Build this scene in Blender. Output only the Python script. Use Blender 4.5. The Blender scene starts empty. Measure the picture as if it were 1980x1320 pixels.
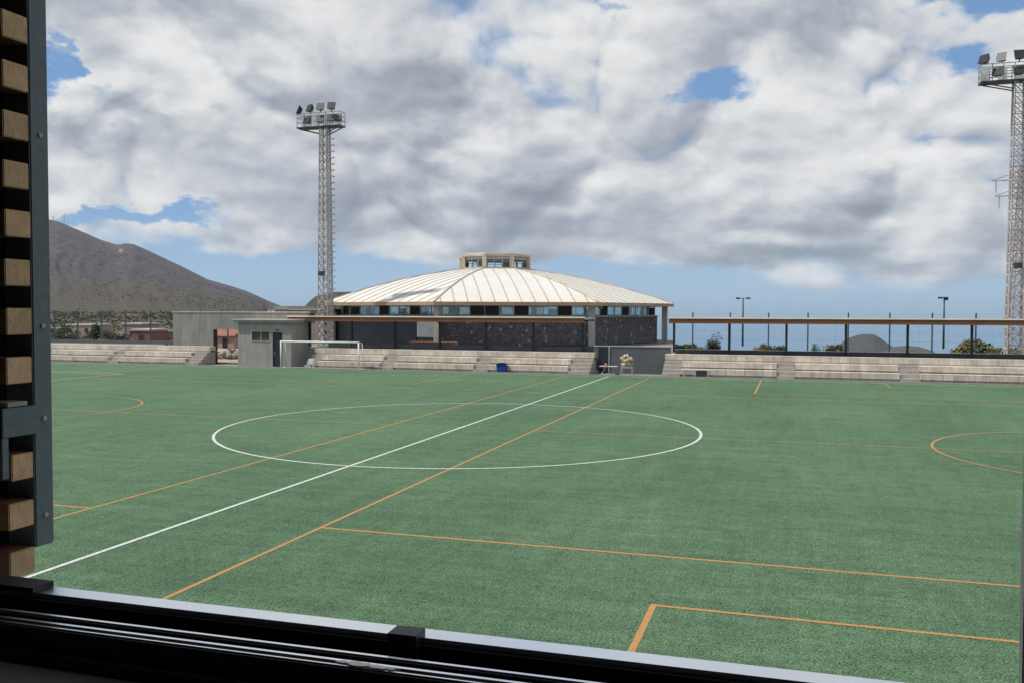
import bpy, bmesh, math, random
from mathutils import Vector, Matrix, noise
random.seed(7)
R = math.radians
sc = bpy.context.scene
COL = sc.collection

# ------------------------------------------------------------------ camera
F, YH, ROLL, CH, TH = 1723.8, 602.76, -0.0024, 4.5, 0.3057   # pixels (1980 wide), horizon row, roll, height, heading
cam_d = bpy.data.cameras.new('camera')
cam = bpy.data.objects.new('camera', cam_d); COL.objects.link(cam)
cam_d.sensor_width = 36.0
cam_d.lens = 36.0 * F / 1980.0
cam_d.clip_start = 0.05; cam_d.clip_end = 300000
PIT = math.atan((660 - YH) / F)
cam.matrix_world = (Matrix.Translation((0, 0, CH)) @ Matrix.Rotation(TH, 4, 'Z') @
                    Matrix.Rotation(math.pi/2 - PIT, 4, 'X') @ Matrix.Rotation(-ROLL, 4, 'Z'))
sc.camera = cam
sc.view_settings.view_transform = 'Standard'
sc.view_settings.look = 'None'
sc.view_settings.exposure = 0.22
sc.view_settings.gamma = 1.0

# ------------------------------------------------------------------ sun
SUN_EL, SUN_AZ = R(61), R(-117)          # azimuth clockwise from +Y
sun_d = bpy.data.lights.new('sun', 'SUN'); sun_d.energy = 3.5; sun_d.angle = R(0.6); sun_d.color = (1.0, 0.955, 0.88)
sun = bpy.data.objects.new('sun', sun_d); COL.objects.link(sun)
sv = Vector((math.sin(SUN_AZ)*math.cos(SUN_EL), math.cos(SUN_AZ)*math.cos(SUN_EL), math.sin(SUN_EL)))
sun.rotation_euler = sv.to_track_quat('Z', 'Y').to_euler()
sun.location = (0, 0, 60)

# ------------------------------------------------------------------ node helpers
class NT:
    def __init__(s, tree): s.t = tree; s.n = tree.nodes; s.l = tree.links
    def new(s, kind, **kw):
        nd = s.n.new(kind)
        for k, v in kw.items(): setattr(nd, k, v)
        return nd
    def put(s, sock, v):
        if isinstance(v, bpy.types.NodeSocket): s.l.new(v, sock)
        elif v is not None: sock.default_value = v
    def m(s, op, a, b=None, c=None, clamp=False):
        nd = s.new('ShaderNodeMath', operation=op, use_clamp=clamp)
        s.put(nd.inputs[0], a)
        if b is not None: s.put(nd.inputs[1], b)
        if c is not None: s.put(nd.inputs[2], c)
        return nd.outputs[0]
    def vm(s, op, a, b=None):
        nd = s.new('ShaderNodeVectorMath', operation=op)
        s.put(nd.inputs[0], a)
        if b is not None:
            s.put(nd.inputs[3] if op == 'SCALE' else nd.inputs[1], b)
        return nd.outputs[1] if op in ('LENGTH', 'DOT_PRODUCT', 'DISTANCE') else nd.outputs[0]
    def xyz(s, x, y, z=0.0):
        nd = s.new('ShaderNodeCombineXYZ')
        for i, v in enumerate((x, y, z)): s.put(nd.inputs[i], v)
        return nd.outputs[0]
    def sep(s, v):
        nd = s.new('ShaderNodeSeparateXYZ'); s.put(nd.inputs[0], v); return nd.outputs
    def noise(s, vec, scale, detail=3.0, rough=0.5, dist=0.0, color=False):
        nd = s.new('ShaderNodeTexNoise'); s.put(nd.inputs['Vector'], vec)
        s.put(nd.inputs['Scale'], scale); s.put(nd.inputs['Detail'], detail)
        s.put(nd.inputs['Roughness'], rough); s.put(nd.inputs['Distortion'], dist)
        return nd.outputs['Color' if color else 'Fac']
    def ss(s, v, lo, hi, a=0.0, b=1.0):
        nd = s.new('ShaderNodeMapRange', interpolation_type='SMOOTHSTEP')
        s.put(nd.inputs[0], v); s.put(nd.inputs[1], lo); s.put(nd.inputs[2], hi); s.put(nd.inputs[3], a); s.put(nd.inputs[4], b)
        return nd.outputs[0]
    def mix(s, f, a, b, bt='MIX'):
        nd = s.new('ShaderNodeMix', data_type='RGBA', blend_type=bt, clamp_factor=True)
        s.put(nd.inputs[0], f)
        s.put(nd.inputs[6], a if not isinstance(a, tuple) or len(a) == 4 else a + (1,))
        s.put(nd.inputs[7], b if not isinstance(b, tuple) or len(b) == 4 else b + (1,))
        return nd.outputs[2]

# ------------------------------------------------------------------ sky: Nishita air with broken cloud
world = bpy.data.worlds.new('World'); sc.world = world; world.use_nodes = True
w = NT(world.node_tree); w.n.clear()
tc = w.new('ShaderNodeTexCoord').outputs['Generated']
d = w.vm('NORMALIZE', tc)
dx, dy, dz = w.sep(d)[0:3]
HEAD = -TH
# azimuth measured from a fixed world bearing, elevation, both in degrees
cx_, sx_ = math.cos(TH), math.sin(TH)
rx = w.m('ADD', w.m('MULTIPLY', dx, cx_), w.m('MULTIPLY', dy, sx_))
ry = w.m('SUBTRACT', w.m('MULTIPLY', dy, cx_), w.m('MULTIPLY', dx, sx_))
az = w.m('MULTIPLY', w.m('ARCTAN2', rx, ry), 57.2958)
el = w.m('MULTIPLY', w.m('ARCSINE', dz), 57.2958)
zc = w.m('MAXIMUM', dz, 0.0)
inv = w.m('DIVIDE', 1.0, w.m('ADD', zc, 0.13))
def density(dxv, dyv, dzv, det=1.0):
    """cloud cover looked up in the direction (dx,dy,dz)"""
    iv = w.m('DIVIDE', 1.0, w.m('ADD', w.m('MAXIMUM', dzv, 0.0), 0.17))
    P = w.xyz(w.m('MULTIPLY', dxv, iv), w.m('MULTIPLY', dyv, iv), 0.0)
    D3 = w.xyz(dxv, dyv, w.m('MULTIPLY', dzv, 1.4))
    big = w.noise(P, 0.95, 2.0, 0.5, 0.2)
    mid = w.noise(D3, 5.2, 2+7.0*det, 0.54, 0.2)
    rn = w.new('ShaderNodeTexNoise', noise_type='RIDGED_MULTIFRACTAL'); w.put(rn.inputs['Vector'], D3)
    for k_, v_ in (('Scale', 5.5), ('Detail', 1+5.0*det), ('Roughness', 0.62), ('Distortion', 0.25), ('Offset', 0.9), ('Gain', 1.2)): w.put(rn.inputs[k_], v_)
    puff = w.m('SUBTRACT', 1.0, w.m('MINIMUM', rn.outputs[0], 2.0))        # rounded lobes with sharp creases between them
    mid = w.m('ADD', mid, w.m('MULTIPLY', puff, 0.24))
    fin = w.noise(P, 2.6, 2+6.0*det, 0.58, 0.2)
    v = w.m('MULTIPLY', big, 0.9)
    v = w.m('ADD', v, w.m('MULTIPLY', mid, 1.12))
    return w.m('ADD', v, w.m('MULTIPLY', fin, 0.28))
def blob(a0, e0, ra, re, amp, wob):
    """soft patch centred on a bearing and height in the sky"""
    u = w.m('DIVIDE', w.m('SUBTRACT', w.m('ADD', az, wob[0]), a0), ra)
    v = w.m('DIVIDE', w.m('SUBTRACT', w.m('ADD', el, wob[1]), e0), re)
    q = w.m('ADD', w.m('MULTIPLY', u, u), w.m('MULTIPLY', v, v))
    return w.m('MULTIPLY', w.m('EXPONENT', w.m('MULTIPLY', q, -1.0)), amp)
wc = w.noise(w.xyz(dx, dy, w.m('MULTIPLY', dz, 1.8)), 11.0, 5.0, 0.6, 0, True)
ws = w.sep(wc)
wob = (w.m('MULTIPLY', w.m('SUBTRACT', ws[0], 0.5), 11.0), w.m('MULTIPLY', w.m('SUBTRACT', ws[1], 0.5), 6.0))
D1 = density(dx, dy, dz)
# look-ups a little higher and to the sunward side give the relief of the billows, coarse and fine
S1 = density(dx, dy, dz, .35)
S2 = density(w.m('SUBTRACT', dx, 0.030), dy, w.m('ADD', dz, 0.050), .35)
D2 = density(w.m('SUBTRACT', dx, 0.008), dy, w.m('ADD', dz, 0.013))
bias = None
GAPS = [(-27.2, 13.2, 1.16, 3.16, -0.72), (-24.5, 11.3, 1.99, 1.33, -0.6), (-15.3, 13.2, 2.33, 0.47, -0.2), (-21.0, 13.6, 1.99, 0.4, -0.24), (12.6, 13.8, 2.49, 0.86, -0.4), (14.0, 11.5, 2.99, 0.4, -0.096), (24.8, 14.5, 1.99, 1.0, -0.4), (27.8, 17.0, 4.32, 1.0, -0.48), (6.6, 18.9, 1.99, 0.47, -0.28), (26.5, 10.8, 3.32, 0.66, -0.144), (-20.4, 5.7, 4.32, 0.6, -0.6), (-25.2, 5.6, 2.99, 0.4, -0.48), (-17.4, 2.0, 10.97, 1.83, -0.56), (19.5, 6.8, 3.99, 0.47, -0.16), (6.3, 6.8, 1.99, 0.47, -0.12), (10.2, 2.4, 16.62, 0.73, -0.28), (29.1, 7.9, 1.99, 1.33, -0.12), (-15.9, 5.0, 1.99, 0.93, 0.42), (-16.5, 4.1, 0.83, 0.27, 0.2), (-5.3, 3.9, 1.33, 0.6, 0.2), (-7.9, 12.1, 10.97, 3.66, 0.28), (-20.4, 10.9, 6.65, 2.99, 0.22), (0.3, 6.1, 9.97, 1.99, 0.35), (14.9, 4.9, 16.62, 1.66, 0.3), (23.0, 2.2, 3.66, 0.93, 0.42), (-21.8, 16.3, 8.31, 2.33, 0.2), (-26.0, 9.3, 1.99, 2.66, 0.3), (16.5, 16.8, 9.97, 1.99, 0.2)]
TONES = [(-19.8, 17.5, 7.98, 1.5, -0.16), (-5.6, 13.7, 5.32, 1.99, -0.2), (-18.0, 11.2, 3.32, 1.16, -0.17), (-12.1, 12.9, 4.65, 0.83, -0.08), (6.3, 11.3, 7.31, 1.66, -0.14), (-4.0, 7.7, 8.64, 1.66, -0.16), (8.6, 3.7, 10.97, 1.0, -0.14), (23.0, 2.5, 3.99, 1.16, -0.12), (-26.5, 9.2, 1.5, 1.0, -0.16), (-21.0, 13.8, 3.66, 1.0, -0.07), (-14.0, 8.7, 5.98, 1.0, -0.06), (19.5, 16.2, 4.99, 1.33, -0.05), (3.0, 5.4, 4.99, 1.33, -0.08), (-23.2, 15.9, 2.66, 1.33, 0.15), (-16.8, 15.7, 3.99, 1.66, 0.16), (-21.0, 12.6, 4.32, 0.83, 0.18), (-26.8, 11.1, 1.33, 0.83, 0.14), (-24.9, 7.7, 3.99, 1.0, 0.13), (-1.3, 16.0, 2.66, 2.33, 0.15), (-3.0, 10.8, 7.31, 0.6, 0.15), (4.6, 7.3, 1.99, 1.33, 0.14), (8.6, 15.8, 3.99, 1.33, 0.1), (24.1, 9.1, 2.66, 1.5, 0.14), (25.7, 4.6, 4.32, 1.0, 0.1), (16.5, 8.0, 8.31, 0.6, 0.09), (-15.9, 4.9, 1.99, 0.66, 0.15), (17.1, 14.1, 2.99, 1.33, 0.1), (27.6, 12.5, 2.66, 1.66, 0.08)]
for g in GAPS:
    b = blob(*g, wob)
    bias = b if bias is None else w.m('ADD', bias, b)
low = w.ss(w.m('ADD', el, w.ss(az, 0.0, 20.0, 0.0, 1.0)), 0.7, 4.4, -0.60, 0.10)         # clear strip over the sea
tot = w.m('ADD', w.m('ADD', D1, bias), low)
cover = w.ss(tot, w.ss(el, 1.5, 9.0, 0.80, 0.92), w.ss(el, 1.5, 9.0, 1.36, 1.24))
thick = w.ss(tot, 1.15, 1.75)
lum = w.m('ADD', 0.575, w.m('MULTIPLY', w.m('SUBTRACT', S1, S2), 0.48))
lum = w.m('ADD', lum, w.m('MULTIPLY', w.m('SUBTRACT', D1, D2), 1.1))
lum = w.m('SUBTRACT', lum, w.m('MULTIPLY', thick, 0.08))
lum = w.m('ADD', lum, w.ss(tot, 1.06, 1.34, 0.08, 0.0))
for g in TONES: lum = w.m('ADD', lum, blob(*g, wob))
# soft limits keep the dark bases from going flat
lum = w.m('ADD', 0.25, w.m('MULTIPLY', w.m('DIVIDE', 0.55, w.m('ADD', 1.0, w.m('EXPONENT', w.m('MULTIPLY', w.m('SUBTRACT', lum, 0.54), -6.0)))), 1.0))
grey = w.mix(w.ss(lum, 0.28, 0.72), (0.86, 0.95, 1.10), (1.0, 1.0, 1.0))
ccol = w.vm('SCALE', grey, lum)
sky = w.new('ShaderNodeTexSky', sky_type='NISHITA')
sky.sun_disc = False; sky.sun_elevation = SUN_EL; sky.sun_rotation = SUN_AZ
sky.altitude = 300; sky.air_density = 1.0; sky.dust_density = 0.3; sky.ozone_density = 3.0
air = w.vm('SCALE', sky.outputs[0], 0.085)
hz = w.mix(w.ss(el, 0.0, 9.0), (0.345, 0.490, 0.645), (0.160, 0.305, 0.560))      # milky sea air low down
air = w.mix(w.ss(el, 4.0, 40.0, 0.92, 0.0), air, hz)
bg1 = w.new('ShaderNodeBackground'); w.put(bg1.inputs[0], air); bg1.inputs[1].default_value = 1.0
bg2 = w.new('ShaderNodeBackground'); w.put(bg2.inputs[0], ccol); bg2.inputs[1].default_value = 1.0
mx = w.new('ShaderNodeMixShader'); w.put(mx.inputs[0], cover)
w.l.new(bg1.outputs[0], mx.inputs[1]); w.l.new(bg2.outputs[0], mx.inputs[2])
wo = w.new('ShaderNodeOutputWorld'); w.l.new(mx.outputs[0], wo.inputs[0])

# ------------------------------------------------------------------ placing helpers
def ray(px, py):
    x = (px - 990) / F; y = -(py - 660) / F
    c, s = math.cos(ROLL), math.sin(ROLL); x, y = c*x - s*y, s*x + c*y
    cp, sp = math.cos(PIT), math.sin(PIT)
    X, Y, Z = x, cp + y*sp, -sp + y*cp
    return Vector((X*math.cos(TH) - Y*math.sin(TH), X*math.sin(TH) + Y*math.cos(TH), Z))
def polar(azd, r, z=0.0):
    return Vector((math.sin(R(azd))*r, math.cos(R(azd))*r, z))

# ------------------------------------------------------------------ mesh helpers
class MB:
    def __init__(s): s.v = []; s.f = []; s.mi = []; s.sm = []
    def face(s, pts, mi=0, smooth=False):
        n = len(s.v); s.v += [tuple(p) for p in pts]; s.f.append(tuple(range(n, n+len(pts)))); s.mi.append(mi); s.sm.append(smooth)
    def box(s, x0, x1, y0, y1, z0, z1, mi=0):
        if x0 > x1: x0, x1 = x1, x0
        if y0 > y1: y0, y1 = y1, y0
        if z0 > z1: z0, z1 = z1, z0
        n = len(s.v)
        s.v += [(x0,y0,z0),(x1,y0,z0),(x1,y1,z0),(x0,y1,z0),(x0,y0,z1),(x1,y0,z1),(x1,y1,z1),(x0,y1,z1)]
        for q in ((3,2,1,0),(4,5,6,7),(0,1,5,4),(1,2,6,5),(2,3,7,6),(3,0,4,7)):
            s.f.append(tuple(n+i for i in q)); s.mi.append(mi); s.sm.append(False)
        return s
    def prism(s, poly, z0, z1, mi=0):
        """poly: list of (x,y) counter-clockwise"""
        n = len(s.v); k = len(poly)
        s.v += [(p[0], p[1], z0) for p in poly] + [(p[0], p[1], z1) for p in poly]
        s.f.append(tuple(range(n+k-1, n-1, -1))); s.f.append(tuple(range(n+k, n+2*k)))
        for i in range(k):
            j = (i+1) % k; s.f.append((n+i, n+j, n+k+j, n+k+i))
        s.mi += [mi]*(k+2); s.sm += [False]*(k+2)
        return s
    def bar(s, a, b, w=0.05, h=None, mi=0):
        """square bar from a to b"""
        a, b = Vector(a), Vector(b); h = h or w
        t = (b-a)
        if t.length < 1e-6: return s
        t.normalize()
        u = t.cross(Vector((0,0,1)))
        if u.length < 1e-3: u = Vector((1,0,0))
        u.normalize(); v = t.cross(u)
        n = len(s.v)
        for p in (a, b):
            for i, j in ((-1,-1),(1,-1),(1,1),(-1,1)):
                s.v.append(tuple(p + u*(w/2*i) + v*(h/2*j)))
        for q in ((0,1,2,3),(7,6,5,4),(4,5,1,0),(5,6,2,1),(6,7,3,2),(7,4,0,3)):
            s.f.append(tuple(n+i for i in q)); s.mi.append(mi); s.sm.append(False)
        return s
    def tube(s, a, b, r=0.03, r2=None, k=8, mi=0, cap=True):
        a, b = Vector(a), Vector(b); r2 = r if r2 is None else r2
        t = (b-a); t.normalize()
        u = t.cross(Vector((0,0,1)))
        if u.length < 1e-3: u = Vector((1,0,0))
        u.normalize(); v = t.cross(u)
        n = len(s.v)
        for p, rr in ((a, r), (b, r2)):
            for i in range(k):
                an = 2*math.pi*i/k
                s.v.append(tuple(p + u*(math.cos(an)*rr) + v*(math.sin(an)*rr)))
        for i in range(k):
            j = (i+1) % k
            s.f.append((n+i, n+k+i, n+k+j, n+j)); s.mi.append(mi); s.sm.append(True)
        if cap:
            s.f.append(tuple(n+i for i in range(k))); s.f.append(tuple(n+k+i for i in range(k-1,-1,-1)))
            s.mi += [mi]*2; s.sm += [False]*2
        return s
    def ball(s, c, rx, ry=None, rz=None, seg=10, rings=7, jit=0.0, mi=0):
        ry = ry or rx; rz = rz or rx; n = len(s.v); c = Vector(c)
        for i in range(rings+1):
            ph = math.pi*i/rings
            for j in range(seg):
                th = 2*math.pi*j/seg
                k = 1 + random.uniform(-jit, jit)
                s.v.append((c.x+rx*k*math.sin(ph)*math.cos(th), c.y+ry*k*math.sin(ph)*math.sin(th), c.z+rz*k*math.cos(ph)))
        for i in range(rings):
            for j in range(seg):
                a = n+i*seg+j; b = n+i*seg+(j+1) % seg
                s.f.append((a, a+seg, b+seg, b)); s.mi.append(mi); s.sm.append(True)
        return s
    def leaves(s, c, r, n, size, flat=1.0, mi=0, up=0.3):
        """n leaf clumps scattered through an uneven crown of half-axes r"""
        c = Vector(c)
        lobes = [(Vector((random.uniform(-.55,.55)*r[0], random.uniform(-.55,.55)*r[1], random.uniform(-.45,.6)*r[2])), random.uniform(.35,.62)) for _ in range(9)]
        for _ in range(n):
            lo, lr = random.choice(lobes)
            q = Vector((random.gauss(0,1), random.gauss(0,1), random.gauss(0,1))).normalized() * (random.random()**0.45)
            p = c + lo + Vector((q.x*r[0]*lr, q.y*r[1]*lr, q.z*r[2]*lr))
            nrm = Vector((random.uniform(-1,1), random.uniform(-1,1), random.uniform(-.3,1)+up)).normalized()
            u = nrm.orthogonal().normalized(); u.rotate(Matrix.Rotation(random.uniform(0,6.28), 3, nrm)); v = nrm.cross(u)
            a = size*random.uniform(.5,1.3); b = a*random.uniform(.35,.8)
            m = mi + (1 if random.random() < .35 else 0) if mi >= 0 else 0
            s.face([p-u*a, p-v*b+u*a*.2, p+u*a, p+v*b-u*a*.1], m)
        return s
    def build(s, name, mats, parent=None, **props):
        me = bpy.data.meshes.new(name)
        off = parent_world(parent) if parent else Vector((0,0,0))
        me.from_pydata([(a-off.x, b-off.y, c-off.z) for a, b, c in s.v], [], s.f)
        if not isinstance(mats, (list, tuple)): mats = [mats]
        for m in mats: me.materials.append(m)
        me.polygons.foreach_set('material_index', s.mi)
        me.polygons.foreach_set('use_smooth', s.sm)
        me.update()
        ob = bpy.data.objects.new(name, me); COL.objects.link(ob)
        if parent: ob.parent = parent
        for k, v in props.items(): ob[k] = v
        return ob
def parent_world(p):
    v = Vector((0,0,0))
    while p is not None: v += Vector(p.location); p = p.parent
    return v
def thing(name, loc, label, cat, group=None):
    o = bpy.data.objects.new(name, None); COL.objects.link(o); o.location = loc
    o.empty_display_size = 0.3
    o['label'] = label; o['category'] = cat
    if group: o['group'] = group
    return o
def one(o, label, cat, group=None):
    o['label'] = label; o['category'] = cat
    if group: o['group'] = group
    return o
def copy_thing(root, loc, label, group=None):
    """copy a thing with its parts and their sub-parts"""
    r = root.copy(); COL.objects.link(r); r.location = loc; r['label'] = label
    if group: r['group'] = group
    for ch in list(root.children):
        c = ch.copy(); COL.objects.link(c); c.parent = r
        for g in list(ch.children):
            e = g.copy(); COL.objects.link(e); e.parent = c
    return r
def origin_to(ob):
    """put the origin of a one-mesh thing at the middle of its base"""
    vs = ob.data.vertices
    xs = [v.co.x for v in vs]; ys = [v.co.y for v in vs]; zs = [v.co.z for v in vs]
    o = Vector(((min(xs)+max(xs))/2, (min(ys)+max(ys))/2, min(zs)))
    ob.data.transform(Matrix.Translation(-o)); ob.location = ob.location + o
    return ob

# ------------------------------------------------------------------ materials
def mat(name, col, col2=None, scale=2.0, rough=0.8, amt=0.5, fine=None, bump=0.0, metal=0.0, det=5.0, spec=0.4, streak=0.0, world=False):
    m = bpy.data.materials.new(name); m.use_nodes = True
    t = NT(m.node_tree); bs = t.n['Principled BSDF']
    co = t.new('ShaderNodeTexCoord').outputs['Object']
    col2 = col2 or tuple(c*0.72 for c in col)
    f = t.noise(co, scale, det, 0.6)
    f = t.ss(f, 0.5-0.5*amt*0.7-0.02, 0.5+0.5*amt*0.7+0.02)
    c = t.mix(f, col, col2)
    if fine:
        g = t.noise(co, fine, 3.0, 0.6)
        c = t.mix(1.0, c, t.mix(g, (0.72,0.72,0.72), (1.28,1.28,1.28)), 'MULTIPLY')
    if streak:
        sv_ = t.vm('MULTIPLY', co, (1.0, 1.0, 0.07))
        g = t.noise(sv_, 3.0, 4.0, 0.6)
        c = t.mix(1.0, c, t.mix(t.ss(g, .35, .7), (1,1,1), (1-streak,)*3), 'MULTIPLY')
    t.put(bs.inputs['Base Color'], c)
    bs.inputs['Roughness'].default_value = rough
    bs.inputs['Metallic'].default_value = metal
    bs.inputs['Specular IOR Level'].default_value = spec
    if bump:
        b = t.new('ShaderNodeBump'); b.inputs['Strength'].default_value = bump; b.inputs['Distance'].default_value = 0.02
        t.put(b.inputs['Height'], t.noise(co, (fine or scale*6), 4.0, 0.6)); t.put(bs.inputs['Normal'], b.outputs[0])
    return m

def turf_mat():
    m = bpy.data.materials.new('artificial_turf'); m.use_nodes = True
    t = NT(m.node_tree); bs = t.n['Principled BSDF']
    co = t.new('ShaderNodeTexCoord').outputs['Object']
    x, y, z = t.sep(co)[0:3]
    big = t.noise(co, 0.11, 6.0, 0.65, 0.6)
    c = t.mix(t.ss(big, 0.32, 0.68), (0.068, 0.130, 0.076), (0.090, 0.160, 0.092))
    # rolls four metres wide laid across the pitch, pile leaning a little differently on each
    wn = t.new('ShaderNodeTexWhiteNoise', noise_dimensions='1D'); t.put(wn.inputs['W'], t.m('FLOOR', t.m('DIVIDE', x, 4.0)))
    c = t.mix(1.0, c, t.mix(wn.outputs[0], (0.95,0.955,0.95), (1.05,1.045,1.05)), 'MULTIPLY')
    seam = t.m('LESS_THAN', t.m('ABSOLUTE', t.m('SUBTRACT', t.m('FRACT', t.m('DIVIDE', x, 4.0)), .5)), .004)
    c = t.mix(t.m('MULTIPLY', seam, .25), c, (0.03,0.07,0.04))
    # brushing marks along and across
    b1 = t.noise(t.vm('MULTIPLY', co, (0.25, 2.6, 1.0)), 1.0, 5.0, 0.65)
    b2 = t.noise(t.vm('MULTIPLY', co, (2.2, 0.22, 1.0)), 1.0, 5.0, 0.65)
    c = t.mix(1.0, c, t.mix(t.ss(b1, 0.3, 0.7), (0.88,0.89,0.86), (1.12,1.10,1.13)), 'MULTIPLY')
    c = t.mix(1.0, c, t.mix(t.ss(b2, 0.3, 0.7), (0.93,0.93,0.92), (1.07,1.07,1.08)), 'MULTIPLY')
    sp = t.noise(co, 30.0, 4.0, 0.8)
    sp2 = t.noise(co, 7.0, 4.0, 0.75)
    sp3 = t.noise(co, 1.7, 4.0, 0.7)
    g = t.m('MULTIPLY', t.m('SUBTRACT', sp, 0.5), 7.0)
    g = t.m('ADD', g, t.m('MULTIPLY', t.m('SUBTRACT', sp2, 0.5), 1.5))
    g = t.m('ADD', g, t.m('MULTIPLY', t.m('SUBTRACT', sp3, 0.5), 0.7))
    g = t.m('MINIMUM', t.m('MAXIMUM', t.m('ADD', g, 1.0), 0.15), 2.6)
    c = t.vm('SCALE', c, g)
    pt = t.ss(t.noise(t.vm('MULTIPLY', co, (1.0, .7, 1)), 0.22, 7.0, 0.72, 1.2), 0.46, 0.70)
    c = t.mix(1.0, c, t.mix(pt, (1.0,1.0,1.0), (1.16,1.08,1.14)), 'MULTIPLY')
    cr = t.ss(t.noise(co, 55.0, 1.0, 0.5), 0.69, 0.76)       # pale worn fibres and infill
    c = t.mix(t.m('MULTIPLY', cr, 0.6), c, (0.30, 0.38, 0.30))
    ylw = t.ss(t.noise(co, 0.35, 6.0, 0.75, 0.5), 0.50, 0.72)
    c = t.mix(t.m('MULTIPLY', ylw, 0.30), c, t.vm('SCALE', t.mix(0.0, (0.105, 0.145, 0.060), (0,0,0)), g))
    t.put(bs.inputs['Base Color'], c)
    bs.inputs['Roughness'].default_value = 0.85; bs.inputs['Specular IOR Level'].default_value = 0.12
    b = t.new('ShaderNodeBump'); b.inputs['Strength'].default_value = 0.7; b.inputs['Distance'].default_value = 0.03
    t.put(b.inputs['Height'], t.m('ADD', sp, t.m('MULTIPLY', sp2, 1.5))); t.put(bs.inputs['Normal'], b.outputs[0])
    return m
def line_mat(name, col, worn, base):
    m = bpy.data.materials.new(name); m.use_nodes = True
    t = NT(m.node_tree); bs = t.n['Principled BSDF']
    co = t.new('ShaderNodeTexCoord').outputs['Object']
    sp = t.noise(co, 30.0, 4.0, 0.8)
    c = t.mix(t.ss(sp, 0.34, 0.58), tuple(x*0.5 for x in col), col)
    c = t.mix(1.0, c, t.mix(t.ss(t.noise(co, .8, 5, .7), .3, .7), (.82,.82,.82), (1.1,1.1,1.1)), 'MULTIPLY')
    t.put(bs.inputs['Base Color'], c); bs.inputs['Roughness'].default_value = 0.85; bs.inputs['Specular IOR Level'].default_value = 0.15
    wn = t.ss(t.noise(co, 0.9, 6.0, 0.75), 0.38, 0.72)
    gone = t.m('LESS_THAN', t.noise(co, 26.0, 3.0, 0.7), t.m('ADD', base, t.m('MULTIPLY', wn, worn)))   # worn through to the green pile
    tr = t.new('ShaderNodeBsdfTransparent'); mx = t.new('ShaderNodeMixShader'); t.put(mx.inputs[0], gone)
    t.l.new(bs.outputs[0], mx.inputs[1]); t.l.new(tr.outputs[0], mx.inputs[2])
    t.l.new(mx.outputs[0], t.n['Material Output'].inputs[0])
    return m
def line_mat(name, col, worn, base):
    m = bpy.data.materials.new(name); m.use_nodes = True
    t = NT(m.node_tree); bs = t.n['Principled BSDF']
    co = t.new('ShaderNodeTexCoord').outputs['Object']
    sp = t.noise(co, 34.0, 3.0, 0.75)
    c = t.mix(t.ss(sp, 0.30, 0.62), tuple(x*0.45 for x in col), col)
    wn = t.ss(t.noise(co, 1.4, 5.0, 0.7), 0.45, 0.75)
    c = t.mix(t.m('MULTIPLY', wn, worn), c, (0.12, 0.20, 0.12))
    t.put(bs.inputs['Base Color'], c); bs.inputs['Roughness'].default_value = 0.8
    return m
def concrete_mat(name, a, b, block=0.62, seam=True):
    m = bpy.data.materials.new(name); m.use_nodes = True
    t = NT(m.node_tree); bs = t.n['Principled BSDF']
    co = t.new('ShaderNodeTexCoord').outputs['Object']
    x, y, z = t.sep(co)[0:3]
    c = t.mix(t.ss(t.noise(co, 0.8, 6.0, 0.65), 0.35, 0.68), a, b)
    cell = t.m('FLOOR', t.m('DIVIDE', x, block)); row = t.m('FLOOR', t.m('DIVIDE', z, 0.47))
    wn = t.new('ShaderNodeTexWhiteNoise', noise_dimensions='2D'); t.put(wn.inputs['Vector'], t.xyz(cell, row, 0))
    c = t.mix(1.0, c, t.mix(wn.outputs[0], (0.88, 0.86, 0.84), (1.10, 1.09, 1.10)), 'MULTIPLY')
    if seam:
        fr = t.m('FRACT', t.m('DIVIDE', x, block))
        sm = t.m('LESS_THAN', fr, 0.06)
        c = t.mix(t.m('MULTIPLY', sm, 0.32), c, (0.10, 0.09, 0.08))
    st = t.noise(t.vm('MULTIPLY', co, (1, 1, 0.15)), 4.0, 4.0, 0.6)
    c = t.mix(1.0, c, t.mix(t.ss(st, .4, .7), (1,1,1), (.80,.77,.73)), 'MULTIPLY')
    t.put(bs.inputs['Base Color'], c); bs.inputs['Roughness'].default_value = 0.9
    return m
def stone_mat():
    m = bpy.data.materials.new('volcanic_stone'); m.use_nodes = True
    t = NT(m.node_tree); bs = t.n['Principled BSDF']
    co = t.new('ShaderNodeTexCoord').outputs['Object']
    v = t.new('ShaderNodeTexVoronoi'); t.put(v.inputs['Vector'], t.vm('ADD', co, t.vm('SCALE', t.noise(co, 2.0, 2, .5, 0, True), 0.25))); v.inputs['Scale'].default_value = 4.6
    h = t.sep(v.outputs['Color'])
    c = t.mix(h[0], (0.060, 0.064, 0.078), (0.135, 0.132, 0.145))
    c = t.mix(t.m('GREATER_THAN', h[1], 0.95), c, (0.30, 0.29, 0.28))
    c = t.mix(t.m('GREATER_THAN', h[2], 0.95), c, (0.13, 0.09, 0.07))
    ve = t.new('ShaderNodeTexVoronoi', feature='DISTANCE_TO_EDGE'); t.l.new(v.inputs['Vector'].links[0].from_socket, ve.inputs['Vector']); ve.inputs['Scale'].default_value = 4.6
    c = t.mix(t.ss(ve.outputs['Distance'], 0.0, 0.05, 0.7, 0.0), c, (0.10, 0.098, 0.095))
    t.put(bs.inputs['Base Color'], c); bs.inputs['Roughness'].default_value = 0.9
    b = t.new('ShaderNodeBump'); b.inputs['Strength'].default_value = 0.8; b.inputs['Distance'].default_value = 0.06
    t.put(b.inputs['Height'], ve.outputs['Distance']); t.put(bs.inputs['Normal'], b.outputs[0])
    return m
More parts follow.
